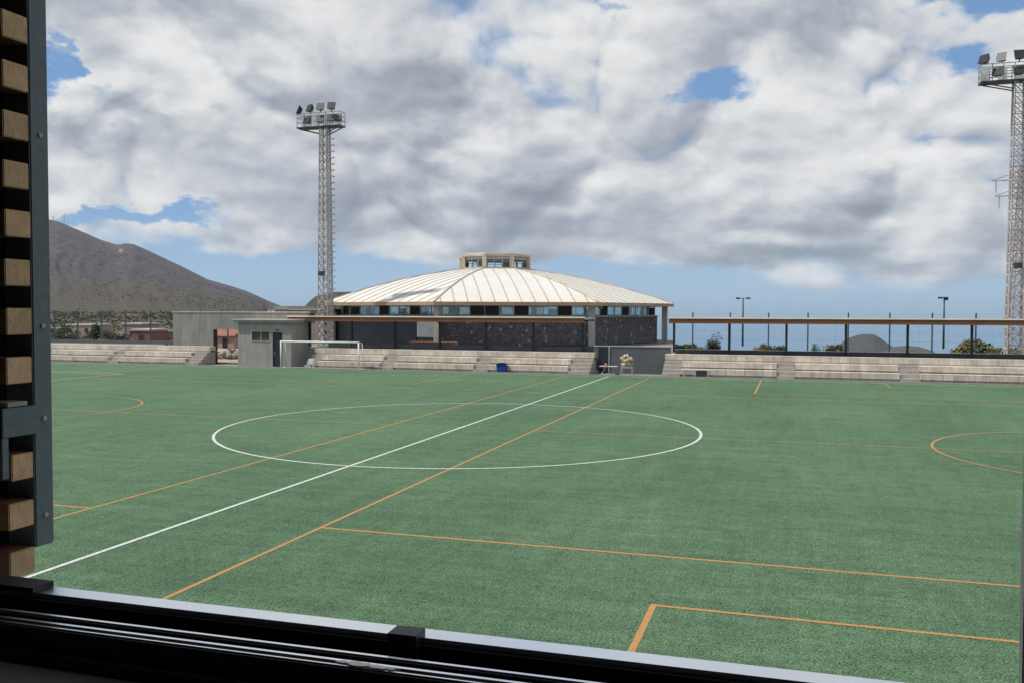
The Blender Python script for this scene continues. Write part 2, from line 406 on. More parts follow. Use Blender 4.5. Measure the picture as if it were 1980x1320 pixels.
def glass_mat(name, tint, mixf=0.35, rough=0.08):
    m = bpy.data.materials.new(name); m.use_nodes = True
    t = NT(m.node_tree); t.n.clear()
    tr = t.new('ShaderNodeBsdfTransparent'); tr.inputs[0].default_value = tint + (1,)
    gl = t.new('ShaderNodeBsdfGlossy'); gl.inputs[0].default_value = (.9,.95,1,1); gl.inputs['Roughness'].default_value = rough
    co = t.new('ShaderNodeTexCoord').outputs['Object']
    f = t.m('ADD', mixf, t.m('MULTIPLY', t.m('SUBTRACT', t.noise(co, 1.5, 3, .6), .5), .2))
    mxs = t.new('ShaderNodeMixShader'); t.put(mxs.inputs[0], f)
    t.l.new(tr.outputs[0], mxs.inputs[1]); t.l.new(gl.outputs[0], mxs.inputs[2])
    o = t.new('ShaderNodeOutputMaterial'); t.l.new(mxs.outputs[0], o.inputs[0])
    return m
def rock_mat(name, stops, sc_=0.004, green=None):
    """bare volcanic slope: brown scree, grey scrub, gullies; scrub thickens below the height `green`"""
    m = bpy.data.materials.new(name); m.use_nodes = True
    t = NT(m.node_tree); bs = t.n['Principled BSDF']
    co = t.new('ShaderNodeTexCoord').outputs['Object']
    a, b, c_, d_ = stops
    n1 = t.noise(co, sc_, 8.0, 0.62, 0.8)
    c = t.mix(t.ss(n1, 0.38, 0.64), a, b)
    n2 = t.noise(co, sc_*2.3, 9.0, 0.7, 1.0)
    c = t.mix(t.ss(n2, 0.54, 0.76), c, c_)
    n3 = t.noise(co, sc_*26, 6.0, 0.78)
    c = t.mix(t.m('MULTIPLY', t.ss(n3, 0.50, 0.62), 0.8), c, d_)
    n4 = t.noise(co, sc_*90, 4.0, 0.75)
    c = t.mix(1.0, c, t.mix(t.ss(n4, .3, .7), (.66,.66,.66), (1.34,1.34,1.34)), 'MULTIPLY')
    if green:
        z = t.sep(co)[2]
        g = t.ss(t.m('ADD', z, t.m('MULTIPLY', t.m('SUBTRACT', n1, .5), green*2.5)), green*.1, green, 1.0, 0.0)
        gn = t.mix(t.ss(t.noise(co, sc_*45, 5, .8), .42, .6), (0.125,0.105,0.078), (0.062,0.070,0.045))
        c = t.mix(t.m('MULTIPLY', g, 0.65), c, gn)
    t.put(bs.inputs['Base Color'], c); bs.inputs['Roughness'].default_value = 0.95; bs.inputs['Specular IOR Level'].default_value = 0.1
    bp = t.new('ShaderNodeBump'); bp.inputs['Strength'].default_value = 0.7; bp.inputs['Distance'].default_value = 0.05/sc_
    t.put(bp.inputs['Height'], t.noise(co, sc_*8, 9.0, 0.72)); t.put(bs.inputs['Normal'], bp.outputs[0])
    return m

M = {}
M['turf'] = turf_mat()
M['white_line'] = line_mat('white_line_paint', (0.56, 0.62, 0.59), 0.12, 0.45)
M['orange_line'] = line_mat('orange_line_paint', (0.45, 0.225, 0.075), 0.16, 0.47)
M['stand'] = concrete_mat('stand_concrete', (0.62, 0.575, 0.51), (0.51, 0.465, 0.415))
M['step'] = mat('step_concrete', (0.42,0.38,0.35), (0.31,0.28,0.26), 2.5, 0.9, 0.8)
M['wallc'] = mat('grey_render', (0.31,0.298,0.275), (0.25,0.242,0.228), 0.9, 0.9, 0.8, fine=14, streak=.25)
M['wallc2'] = mat('pale_render', (0.36,0.345,0.335), (0.29,0.28,0.277), 0.9, 0.9, 0.8, fine=14, streak=.2)
M['coping'] = mat('pale_coping', (0.55,0.52,0.47), (0.42,0.39,0.36), 1.5, 0.85)
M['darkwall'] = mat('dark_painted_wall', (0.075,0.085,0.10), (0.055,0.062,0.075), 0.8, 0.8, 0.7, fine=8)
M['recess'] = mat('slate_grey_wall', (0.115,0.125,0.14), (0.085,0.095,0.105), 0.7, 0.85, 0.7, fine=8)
M['stone'] = stone_mat()
M['column'] = mat('pale_concrete', (0.46,0.45,0.41), (0.35,0.34,0.31), 1.5, 0.85, streak=.2)
M['roof'] = None
M['cream'] = mat('cream_trim', (0.62,0.52,0.38), (0.48,0.38,0.27), 1.2, 0.7, streak=.2)
M['eave'] = mat('brown_eave', (0.46,0.33,0.22), (0.36,0.26,0.18), 0.5, 0.6)
M['soffit'] = mat('white_soffit', (0.72,0.72,0.70), (0.6,0.6,0.6), 1.0, 0.7)
M['brown'] = mat('brown_fascia', (0.20,0.080,0.034), (0.12,0.055,0.028), 0.6, 0.6, 0.9)
M['whitemetal'] = mat('white_metal', (0.80,0.76,0.68), (0.66,0.60,0.54), 0.7, 0.5)
M['post'] = mat('dark_steel', (0.022,0.028,0.042), (0.03,0.036,0.048), 1.5, 0.5, metal=0.3)
M['fence'] = mat('fence_steel', (0.065,0.09,0.12), (0.05,0.07,0.09), 1.5, 0.6, metal=0.2)
M['glass'] = glass_mat('clerestory_glass', (0.80,0.86,0.86), 0.18)
M['dark'] = mat('dark_interior', (0.025,0.022,0.025), (0.045,0.030,0.030), 1.5, 0.8)
M['frame'] = mat('grey_frame', (0.42,0.44,0.44), (0.33,0.35,0.36), 1.5, 0.6)
M['galv'] = mat('galvanised_steel', (0.50,0.50,0.50), (0.38,0.36,0.35), 1.3, 0.6, 0.9, metal=0.15)
M['rust'] = mat('weathered_red_steel', (0.42,0.36,0.35), (0.36,0.34,0.34), 0.9, 0.7, 0.9, metal=0.1)
M['panelw'] = mat('white_sheet', (0.74,0.76,0.78), (0.60,0.62,0.64), 2.0, 0.55)
M['lampd'] = mat('dark_lamp', (0.03,0.034,0.04), (0.05,0.055,0.05), 3.0, 0.35)
M['lens'] = mat('lamp_glass', (0.030,0.040,0.040), (0.02,0.028,0.028), 3.0, 0.45, spec=.3)
M['goal'] = mat('white_goal_paint', (0.80,0.82,0.80), (0.65,0.67,0.66), 2.0, 0.45)
M['net'] = mat('net_cord', (0.62,0.62,0.60), (0.55,0.55,0.52), 4.0, 0.9)
M['blue'] = mat('blue_plastic', (0.012,0.040,0.26), (0.009,0.030,0.20), 2.0, 0.4)
M['blued'] = mat('dark_blue_plastic', (0.008,0.012,0.07), (0.006,0.010,0.05), 2.0, 0.4)
M['door'] = mat('teal_black_door', (0.020,0.034,0.044), (0.012,0.020,0.030), 1.5, 0.5)
M['brownglass'] = mat('brown_shutter', (0.085,0.060,0.045), (0.06,0.045,0.035), 3.0, 0.5)
M['asphalt'] = mat('grey_paving', (0.22,0.215,0.20), (0.17,0.165,0.155), 0.7, 0.9, fine=9)
M['kerb'] = mat('concrete_kerb', (0.36,0.35,0.32), (0.28,0.27,0.25), 1.3, 0.9)
M['gravel'] = mat('pale_rubble', (0.42,0.39,0.34), (0.20,0.15,0.12), 1.6, 0.95, 0.9, fine=7)
M['land'] = rock_mat('dry_land', ((0.115,0.092,0.066), (0.075,0.070,0.052), (0.060,0.068,0.040), (0.15,0.13,0.10)), 0.02)
M['mount'] = rock_mat('bare_slope', ((0.088,0.086,0.104), (0.112,0.102,0.106), (0.165,0.120,0.090), (0.058,0.060,0.066)), 0.0035, green=60)
M['cone'] = rock_mat('cinder_slope', ((0.060,0.062,0.066), (0.075,0.070,0.068), (0.09,0.08,0.07), (0.05,0.052,0.048)), 0.006)
M['leaf'] = mat('olive_leaf', (0.060,0.085,0.030), (0.035,0.055,0.022), 3.0, 0.7)
M['leaf2'] = mat('dark_leaf', (0.022,0.050,0.022), (0.015,0.032,0.016), 3.0, 0.7)
M['leaf3'] = mat('yellow_leaf', (0.22,0.20,0.050), (0.12,0.14,0.035), 2.0, 0.7)
M['leaf4'] = mat('rusty_leaf', (0.20,0.12,0.055), (0.12,0.085,0.04), 2.0, 0.8)
M['scrub'] = mat('dry_scrub', (0.11,0.105,0.07), (0.075,0.078,0.052), 2.0, 0.9)
M['bark'] = mat('bark', (0.12,0.085,0.06), (0.07,0.05,0.04), 5.0, 0.9)

# ------------------------------------------------------------------ ground, sea, hills
def smooth(a, b, x):
    t = max(0.0, min(1.0, (x-a)/(b-a))); return t*t*(3-2*t)
SEA = -250.0
def ground_z(x, y):
    r = math.hypot(x, y); a = math.degrees(math.atan2(x, y))
    if r < 100: return -0.06
    L = smooth(-22, -36, a) if a < 0 else 0.0
    if abs(a) > 80: L = L*smooth(120, 80, abs(a))
    tb = ((100,-.3),(180,-2.6),(260,-2.5),(350,-2.0),(500,0.0),(700,3.0),(1500,11.0),(9000,30.0))
    up = tb[-1][1]
    for (r0, h0), (r1, h1) in zip(tb, tb[1:]):
        if r0 <= r <= r1: up = h0+(h1-h0)*(r-r0)/(r1-r0); break
    up += (noise.noise(Vector((x*0.012, y*0.012, 0)))*0.5) * smooth(100, 220, r)
    dn = -0.06 - (r-100)*0.052 - 0.00001*(r-100)**2
    dn += noise.noise(Vector((x*0.004, y*0.004, 3)))*6*smooth(150, 900, r)
    if r > 3300: dn = min(dn, -175-(r-3300)*0.08)
    z = up*L + dn*(1-L)
    return max(z, SEA-20)
def build_ground():
    mb = MB(); rs = [0, 40, 80, 100, 115, 130, 150, 175, 200, 230, 265, 300, 350, 400, 470, 550, 650, 780, 950, 1150, 1400, 1700, 2100, 2600, 3200, 3800, 4600, 5600, 7000]
    N = 240
    mb.v.append((0, 0, -0.06))
    for r in rs[1:]:
        for i in range(N):
            a = 2*math.pi*i/N; x, y = math.sin(a)*r, math.cos(a)*r
            mb.v.append((x, y, ground_z(x, y)))
    for i in range(N):
        mb.f.append((0, 1+(i+1) % N, 1+i))
    for k in range(len(rs)-2):
        for i in range(N):
            a = 1+k*N+i; b = 1+k*N+(i+1) % N
            mb.f.append((a, b, b+N, a+N))
    mb.mi = [0]*len(mb.f); mb.sm = [True]*len(mb.f)
    return mb.build('ground', M['land'], kind='structure')
build_ground()
def sea_mat():
    m = bpy.data.materials.new('sea_water'); m.use_nodes = True
    t = NT(m.node_tree); bs = t.n['Principled BSDF']
    co = t.new('ShaderNodeTexCoord').outputs['Object']
    c = t.mix(t.ss(t.noise(co, 0.0006, 6, .6), .35, .65), (0.045,0.14,0.27), (0.06,0.165,0.29))
    t.put(bs.inputs['Base Color'], c); bs.inputs['Roughness'].default_value = 0.35
    b = t.new('ShaderNodeBump'); b.inputs['Strength'].default_value = 0.4; b.inputs['Distance'].default_value = 4
    t.put(b.inputs['Height'], t.noise(co, 0.02, 6, .6)); t.put(bs.inputs['Normal'], b.outputs[0])
    return m
mb = MB(); mb.face([(math.cos(2*math.pi*i/96)*120000, math.sin(2*math.pi*i/96)*120000, SEA) for i in range(96)])
mb.build('sea', sea_mat(), kind='structure')

RIDGE = {}
def ridge(name, pts, r0, r1, r2, base_z, material, az0, az1, n=170, gully=0.10, seed=0, rough=1.0):
    """hill whose skyline follows pts (bearing in degrees, slope of the sightline) at distance r1; it rises from r0 and falls to r2"""
    def sky_(a):
        if a <= pts[0][0]: return pts[0][1]
        for (a0, h0), (a1, h1) in zip(pts, pts[1:]):
            if a <= a1: return h0 + (h1-h0)*(a-a0)/(a1-a0)
        return pts[-1][1]
    mb = MB(); K = 100
    for i in range(n+1):
        a = az0 + (az1-az0)*i/n
        h = CH + sky_(a)*r1
        for k in range(K+1):
            t = k/K
            if t <= 0.6:
                q = t/0.6; r = r0 + (r1-r0)*q
                b = base_z(a, r)
                prof = q**1.35
            else:
                q = (t-0.6)/0.4; r = r1 + (r2-r1)*q
                b = base_z(a, r); prof = (1-q)**1.2
            p = polar(a, r)
            g = noise.fractal(Vector((p.x*0.0022, p.y*0.0022, seed)), 1.0, 2.1, 6)
            wr = noise.noise(Vector((p.x*.0016, p.y*.0016, seed+3)))*4
            fold = noise.noise(Vector((a*0.30+wr, r*0.0012, seed+5)))*0.8 + (0.5-abs(noise.noise(Vector((a*0.9+wr, r*0.0022, seed+9)))))*0.5 + noise.noise(Vector((p.x*.006, p.y*.006, seed)))*.25
            hh = h - b
            z = b + hh*prof
            wgt = math.sin(min(1, prof)*math.pi)**0.8 if 0 < prof < 1 else 0
            rg = 1-abs(noise.fractal(Vector((a*1.6+wr*1.3, r*0.0016, seed+17)), 0.8, 2.2, 5))*2.2
            z += hh*gully*fold*wgt + hh*0.05*g*wgt*rough + hh*.012*rg*wgt*rough
            if 0.55 < t < 0.66: z += noise.noise(Vector((a*6, 0, seed)))*hh*0.006
            mb.v.append((p.x, p.y, z))
    for i in range(n):
        for k in range(K):
            a = i*(K+1)+k
            mb.f.append((a, a+K+1, a+K+2, a+1))
    mb.mi = [0]*len(mb.f); mb.sm = [True]*len(mb.f)
    RIDGE[name] = (list(mb.v), list(mb.f))
    return mb.build(name, material, kind='structure')
MPTS = [(-78,.02),(-72,.075),(-66,.118),(-60,.136),(-54,.128),(-49,.108),(-46,.095),(-44.8,.0900),(-44.4,.0885),(-43.4,.081),(-42.06,.0708),(-41.3,.0672),(-41.0,.0690),(-40.5,.0688),(-39.55,.0613),(-37.83,.0468),(-36.37,.0335),(-34.88,.026),(-33.97,.0205),(-32.75,.0106),(-31.67,.0028),(-30.6,-.0030),(-29,-.012)]
ridge('mountain', MPTS, 620, 2600, 4200, lambda a, r: (ground_z(*polar(a, r)[:2]) - 3 if a < -33 else -20), M['mount'], -78, -29, n=420, gully=.05, seed=2)
HPTS = [(-32.2,-.012),(-31.4,-.003),(-30.7,.0032),(-30.2,.0125),(-29.9,.0165),(-29.4,.0195),(-28.9,.0210),(-27.7,.0214),(-26.8,.015),(-25.6,.004),(-24,-.012)]
ridge('far_hill', HPTS, 700, 1000, 1350, lambda a, r: -22, M['cone'], -32.2, -24, n=60, gully=.06, seed=11)
CPTS = [(0.6,-.060),(1.6,-.049),(2.4,-.037),(3.1,-.0272),(3.7,-.0232),(4.1,-.0222),(4.6,-.0226),(5.0,-.0270),(5.5,-.0335),(6.4,-.0420),(7.4,-.056)]
ridge('cinder_cone', CPTS, 3730, 4000, 4300, lambda a, r: SEA-5, M['cone'], 0.6, 7.4, n=60, gully=.08, seed=21)
C2 = [(3.6,-.060),(4.8,-.044),(5.6,-.0352),(6.3,-.0335),(7.0,-.0342),(7.8,-.0385),(9.2,-.060)]
ridge('low_ridge', C2, 3300, 3450, 3700, lambda a, r: SEA+20, M['mount'], 3.6, 9.2, n=50, gully=.06, seed=31)

# ------------------------------------------------------------------ pitch
TY = 61.4                     # far touchline
mb = MB(); mb.face([(-66, 1.9, 0), (42, 1.9, 0), (42, 62.3, 0), (-66, 62.3, 0)])
mb.build('pitch_turf', M['turf'], kind='structure')
mb = MB(); mb.face([(-90, -4, -0.03), (60, -4, -0.03), (60, 65.6, -0.03), (-90, 65.6, -0.03)])
mb.build('paving', M['asphalt'], kind='structure')
CX, CY = -12.3, 32.4
WZ, OZ = 0.008, 0.004
wl = MB()
def strip(mb, x0, y0, x1, y1, wd, z):
    a, b = Vector((x0, y0, 0)), Vector((x1, y1, 0)); t = (b-a).normalized(); n = Vector((-t.y, t.x, 0))*(wd/2)
    a -= t*wd/2; b += t*wd/2
    mb.face([(p.x, p.y, z) for p in (a-n, b-n, b+n, a+n)])
def arc(mb, cx, cy, r, a0, a1, wd, z, n=96):
    for i in range(n):
        t0, t1 = R(a0+(a1-a0)*i/n), R(a0+(a1-a0)*(i+1)/n)
        mb.face([(cx+math.cos(t)*q, cy+math.sin(t)*q, z) for t, q in ((t0, r-wd/2), (t0, r+wd/2), (t1, r+wd/2), (t1, r-wd/2))])
strip(wl, CX, 3.5, CX, TY, .105, WZ)
arc(wl, CX, CY, 9.15, 0, 360, .105, WZ+.002, 160)
arc(wl, CX, CY, .06, 0, 360, .105, WZ+.003, 24)
for y in (3.4, TY): strip(wl, CX-50, y, CX+50, y, .105, WZ+.001)
for sx in (-1, 1):
    gx = CX+50*sx
    strip(wl, gx, 3.4, gx, TY, .105, WZ+.0015)
    for dep, hw in ((16.5, 20.16), (5.5, 9.16)):
        strip(wl, gx-sx*dep, CY-hw, gx-sx*dep, CY+hw, .105, WZ+.002)
        for s2 in (-1, 1): strip(wl, gx, CY+s2*hw, gx-sx*dep, CY+s2*hw, .105, WZ+.003)
    arc(wl, gx-sx*11, CY, 9.15, (127 if sx > 0 else -53), (233 if sx > 0 else 53), .105, WZ+.004, 40)
wl.build('white_pitch_marking', M['white_line'], kind='structure')
ol = MB()
for sx in (-1, 1):
    x0 = CX+sx*2.95; cc = CX+sx*22.8; x1 = CX+sx*42.6
    strip(ol, x0, 3.6, x0, TY-.2, .085, OZ); strip(ol, x1, 3.6, x1, TY-.2, .085, OZ)
    strip(ol, x0, CY, x1, CY, .065, OZ+.001)
    arc(ol, cc, CY, 6.0, 0, 360, .085, OZ+.002, 90)
    for s2 in (-1, 1):
        yy = CY+s2*16.0; strip(ol, x0, yy, x1, yy, .085, OZ+.0005)
        yp = CY+s2*18.8; xa = CX+sx*10.3; xb = CX+sx*35.3
        strip(ol, xa, yp, xb, yp, .085, OZ+.0015)
        for xx in (xa, xb): strip(ol, xx, yp, xx, CY+s2*28.8, .10, OZ+.001)
        xx = CX+sx*17.9
        strip(ol, xx, CY+s2*25.0, xx, CY+s2*28.8, .085, OZ+.001)
ol.build('orange_pitch_marking', M['orange_line'], kind='structure')
# kerb between turf and the stands
mb = MB()
mb.box(-90, 45, 62.3, 62.45, -0.05, 0.07); mb.build('kerb', M['kerb'], kind='structure')

# terraces behind the stands
mb = MB(); mb.prism([(-95,65.32),(-52.3,65.32),(-61.5,75.2),(-95,75.2)], -0.2, 1.44); mb.box(-52.298, -48.0, 65.32, 65.98, -0.2, 1.44); mb.box(-45.3, 45, 65.62, 75.2, -0.2, 1.44); mb.prism([(-44.5,75.202),(-9.6,75.202),(-11.0,88),(-12.8,100),(-44.5,108)], -0.2, 1.44)
mb.build('terrace', M['asphalt'], kind='structure')
mb = MB(); mb.face([(-52.4, 66.4, 0.01), (-45.3, 66.4, 0.01), (-45.3, 92, 0.01), (-70, 92, 0.01), (-61.4, 76, 0.01)]); mb.build('gravel_path', M['gravel'], kind='structure')

# ------------------------------------------------------------------ concrete stands
def bleacher(x0, x1, cuts, label):
    """three rows of precast seating, stairs let into the two lower rows"""
    root = thing('concrete_bleacher', ((x0+x1)/2, 64, 0), label, 'bleacher')
    segs = []; cur = x0
    for a, b in cuts:
        if a > cur: segs.append((cur, a))
        cur = max(cur, b)
    if cur < x1: segs.append((cur, x1))
    for r in range(3):
        yf = 62.95 + 0.8*r; zt = 0.08 + 0.47*(r+1); zp = 0.08 + 0.47*r
        m = MB()
        for a, b in (segs if r < 2 else [(x0, x1)]):
            m.box(a, b, yf, yf+0.9 if r < 2 else 65.3, zt-0.37, zt)
            m.box(a+.02, b-.02, yf+0.17, yf+0.86, (zp if r else -0.02)-.01, zt-0.372)
        m.build('seat_row', M['stand'], root)
    for a, b in cuts:
        m = MB()
        for k in range(4):
            m.box(a+.01, b-.01, 62.9+0.4*k, 64.53, -0.02+0.255*k, 0.235+0.255*k)
        m.build('stair', M['step'], root)
    m = MB(); m.box(x0+.02, x1-.02, 64.56, 65.29, -0.02, 1.115); m.build('core_wall', M['step'], root)
    return root
bleacher(-76, -47.3, [(-64.6,-63.4),(-56.6,-55.4),(-48.6,-47.3)], 'leftmost concrete stand, three pale sunlit rows ending beside the wall opening')
bleacher(-37.3, -14.0, [(-37.3,-36.2),(-30.7,-29.5),(-22.95,-21.75),(-15.6,-14.0)], 'middle concrete stand of three rows behind the goal and the blue bin')
bleacher(-8.8, 26, [(-8.8,-7.5),(-1.05,0.15),(6.65,7.9),(14.6,15.8)], 'right-hand concrete stand of three rows under the long brown-edged canopy')

# low dark parapets behind the stands
def wall_thing(name, box, m, label, cat='wall', cop=None):
    x0, x1, y0, y1, z0, z1 = box
    t = thing(name, ((x0+x1)/2, (y0+y1)/2, z0), label, cat)
    MB().box(*box).build('wall_face', m, t)
    if cop: MB().box(x0-.04, x1+.04, y0-.05, y1+.05, z1, z1+.08).build('coping', M[cop], t)
    return t
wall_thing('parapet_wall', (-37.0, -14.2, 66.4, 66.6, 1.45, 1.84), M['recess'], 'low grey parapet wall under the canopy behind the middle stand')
wall_thing('parapet_wall', (-8.3, 26, 66.4, 66.6, 1.45, 1.77), M['darkwall'], 'low dark parapet wall under the canopy of the right-hand stand')  # dark wall colour also carries the canopy's shade
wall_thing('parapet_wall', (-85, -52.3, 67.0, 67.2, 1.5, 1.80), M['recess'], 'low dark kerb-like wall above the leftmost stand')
# recess between the stands
t = thing('recess_wall', (-11.3, 65.5, 0), 'slate grey retaining wall in the gap between the middle and right stands', 'wall')
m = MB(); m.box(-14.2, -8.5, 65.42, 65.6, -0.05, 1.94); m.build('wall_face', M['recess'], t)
m = MB(); m.box(-14.2, -8.5, 65.38, 65.64, 1.942, 2.0); m.build('coping', M['frame'], t)
m = MB(); m.box(-13.85, -13.1, 65.36, 65.418, 0.0, 1.93); m.build('door', M['door'], t)
m = MB(); m.box(-13.09, -13.02, 65.35, 65.418, 0.0, 1.935); m.build('door_frame', M['frame'], t)

# ------------------------------------------------------------------ canopies
def canopy(x0, x1, posts, label):
    t = thing('stand_canopy', ((x0+x1)/2, 67, 1.56), label, 'canopy')
    MB().box(x0, x1, 65.05, 69.2, 3.90, 4.02).build('roof_panel', M['frame'], t)
    MB().box(x0-.05, x1+.05, 64.98, 65.05, 3.68, 4.018).build('fascia', M['brown'], t)
    m = MB(); m.box(x0-.08, x1+.08, 64.93, 65.25, 4.022, 4.115); m.build('gutter', M['whitemetal'], t)
    for yb in (66.2, 68.6): MB().box(x0, x1, yb, yb+.1, 3.78, 3.898).build('beam', M['post'], t)
    for x in posts:
        m = MB(); m.box(x-.08, x+.08, 66.02, 66.18, 1.55, 3.898); m.box(x-.05, x+.05, 65.1, 69.1, 3.80, 3.896)
        m.build('post', M['post'], t)
    return t
canopy(-40.0, -14.9, [-38.6+3.9*i for i in range(7)], 'left canopy with a brown fascia in front of the domed arena')
canopy(-8.55, 26, [-8.36+3.95*i for i in range(9)], 'right canopy with a brown fascia standing against the sea')

# ------------------------------------------------------------------ perimeter fences
def fence(xs, y, z0, z1, label):
    t = thing('wire_fence', ((xs[0]+xs[-1])/2, y, z0), label, 'fence')
    for x in xs:
        m = MB(); m.box(x-.05, x+.05, y-.05, y+.05, z0, z1+.05); m.build('post', M['fence'], t)
    m = MB()
    for k in range(5):
        z = z0+.1+(z1-z0-.15)*k/4
        m.bar((xs[0], y, z), (xs[-1], y, z), .006)
    x = xs[0]
    while x < xs[-1]:
        m.bar((x, y, z0+.05), (x, y, z1-.03), .004); x += 1.0
    m.build('wire_mesh', M['fence'], t)
fence([-85.2+3*i for i in range(12)], 74, 1.5, 4.5, 'left run of thin dark fence posts below the mountain')
fence([-7.85+2.98*i for i in range(12)], 74, 1.5, 4.42, 'right run of thin fence posts rising above the right canopy')
m = MB()
# ------------------------------------------------------------------ left buildings
t = thing('boundary_wall', (-45.5, 66.3, 0), 'tall plain concrete wall with an open gateway beside the kiosk', 'wall')
m = MB(); m.box(-52.2, -47.95, 66.0, 66.35, 0, 4.36); m.box(-45.35, -38.8, 66.0, 66.35, 0, 4.36); m.box(-47.95, -45.35, 66.0, 66.35, 2.9, 4.36)
m.build('wall_face', M['wallc'], t)
MB().box(-52.25, -38.75, 65.96, 66.39, 4.362, 4.45).build('coping', M['coping'], t)
MB().box(-48.0, -47.9, 65.95, 66.4, 0, 2.9).build('gate_post', M['post'], t)
t = thing('changing_room', (-41, 64.6, 0), 'small grey flat-roofed hut with a brown window and dark door behind the goal', 'hut')
m = MB()
m.box(-43.7, -42.35, 63.3, 63.5, 0, 3.55); m.box(-42.35, -40.7, 63.3, 63.5, 0, 2.08); m.box(-42.35, -40.7, 63.3, 63.5, 2.82, 3.55)
m.box(-40.7, -40.42, 63.3, 63.5, 0, 3.55); m.box(-40.42, -39.5, 63.3, 63.5, 2.78, 3.55); m.box(-39.5, -38.7, 63.3, 63.5, 0, 3.55)
m.box(-43.7, -43.5, 63.5, 65.95, 0, 3.55); m.box(-38.9, -38.7, 63.5, 65.95, 0, 3.55)
m.build('wall_face', M['wallc2'], t)
MB().box(-43.95, -38.45, 63.05, 65.95, 3.552, 3.74).build('roof_slab', M['wallc'], t)
MB().box(-44.0, -38.4, 63.0, 65.95, 3.742, 3.83).build('roof_edge', M['coping'], t)
wf = MB().box(-42.35, -40.7, 63.36, 63.42, 2.08, 2.82).build('window', M['brownglass'], t)
m = MB(); m.box(-42.40, -40.65, 63.27, 63.298, 2.02, 2.08); m.box(-42.40, -40.65, 63.27, 63.298, 2.82, 2.88); m.box(-42.41, -42.35, 63.27, 63.298, 2.08, 2.82); m.box(-40.7, -40.64, 63.27, 63.298, 2.08, 2.82); m.box(-41.56, -41.50, 63.33, 63.36, 2.08, 2.82)
m.build('window_frame', M['frame'], wf)
dr = MB().box(-40.42, -39.5, 63.40, 63.46, 0.02, 2.78).build('door', M['door'], t)
MB().box(-40.3, -40.26, 63.36, 63.40, 1.0, 1.18).build('handle', M['frame'], dr)
MB().box(-40.1, -39.85, 63.2, 63.3, 2.9, 3.0).build('wall_light', M['lampd'], t)
# pale walled building behind the left canopy
t = thing('low_building', (-43.2, 77, 1.5), 'low pinkish flat-roofed building glimpsed left of the floodlight mast', 'building')
MB().box(-48.2, -43.0, 76.0, 81, 1.5, 4.62).build('wall_face', mat('pink_render', (0.34,0.27,0.26), (0.27,0.22,0.21), .8, .9, streak=.2), t)
MB().box(-48.3, -46.6, 75.9, 81.1, 4.622, 4.98).build('roof_room', M['wallc2'], t)
MB().box(-46.58, -42.9, 75.9, 81.1, 4.622, 4.72).build('roof_slab', M['coping'], t)
for i in range(2):
    x = -46.2+1.6*i; MB().box(x, x+.7, 75.95, 75.998, 3.5, 4.3).build('window', M['dark'], t)

# ------------------------------------------------------------------ the arena
AC = Vector((-30.05, 89.1, 0)); AR = 18.6; PH = 2.5
def opt(k, r): a = R(PH+45*k); return Vector((AC.x+math.cos(a)*r, AC.y+math.sin(a)*r, 0))
arena = thing('sports_arena', (AC.x, AC.y, 1.5), 'octagonal sports hall with a pale domed metal roof, glazed strip and dark stone walls', 'building')
def roof_mat():
    m = bpy.data.materials.new('white_roof_sheet'); m.use_nodes = True
    t = NT(m.node_tree); bs = t.n['Principled BSDF']
    co = t.new('ShaderNodeTexCoord').outputs['Object']
    c = t.mix(t.ss(t.noise(co, 0.35, 6, .65), .35, .7), (0.60,0.61,0.61), (0.60,0.56,0.49))
    st = t.noise(t.vm('MULTIPLY', co, (2.2, 2.2, .3)), 1.0, 5, .7)
    c = t.mix(t.m('MULTIPLY', t.ss(st, .45, .75), .45), c, (0.60,0.50,0.38))
    z = t.sep(co)[2]
    c = t.mix(t.m('MULTIPLY', t.ss(z, 3.6, 4.6, 1, 0), .30), c, (0.66,0.52,0.36))   # rust-coloured dust gathered along the eave
    t.put(bs.inputs['Base Color'], c); bs.inputs['Roughness'].default_value = 0.55
    return m
M['roof'] = roof_mat()
M['seam2'] = mat('pale_seam', (0.50,0.47,0.41), (0.42,0.39,0.34), 1.0, 0.7)
M['seam'] = mat('roof_seam', (0.30,0.28,0.25), (0.42,0.39,0.34), 1.0, 0.7)  # darker tone paints the seams' shadow lines on the front facets
AP = AR*math.cos(R(22.5)); LR = 3.75; LAP = LR*math.cos(R(22.5))
ZE, ZTOP = 5.33, 8.95
def rz(dist):           # height of the roof at apothem distance
    t_ = (AP-dist)/(AP-LAP+.5); t_ = max(0, min(1, t_))
    return ZE + (ZTOP-ZE)*(t_*(1.47-.47*t_))
m = MB(); K = 12
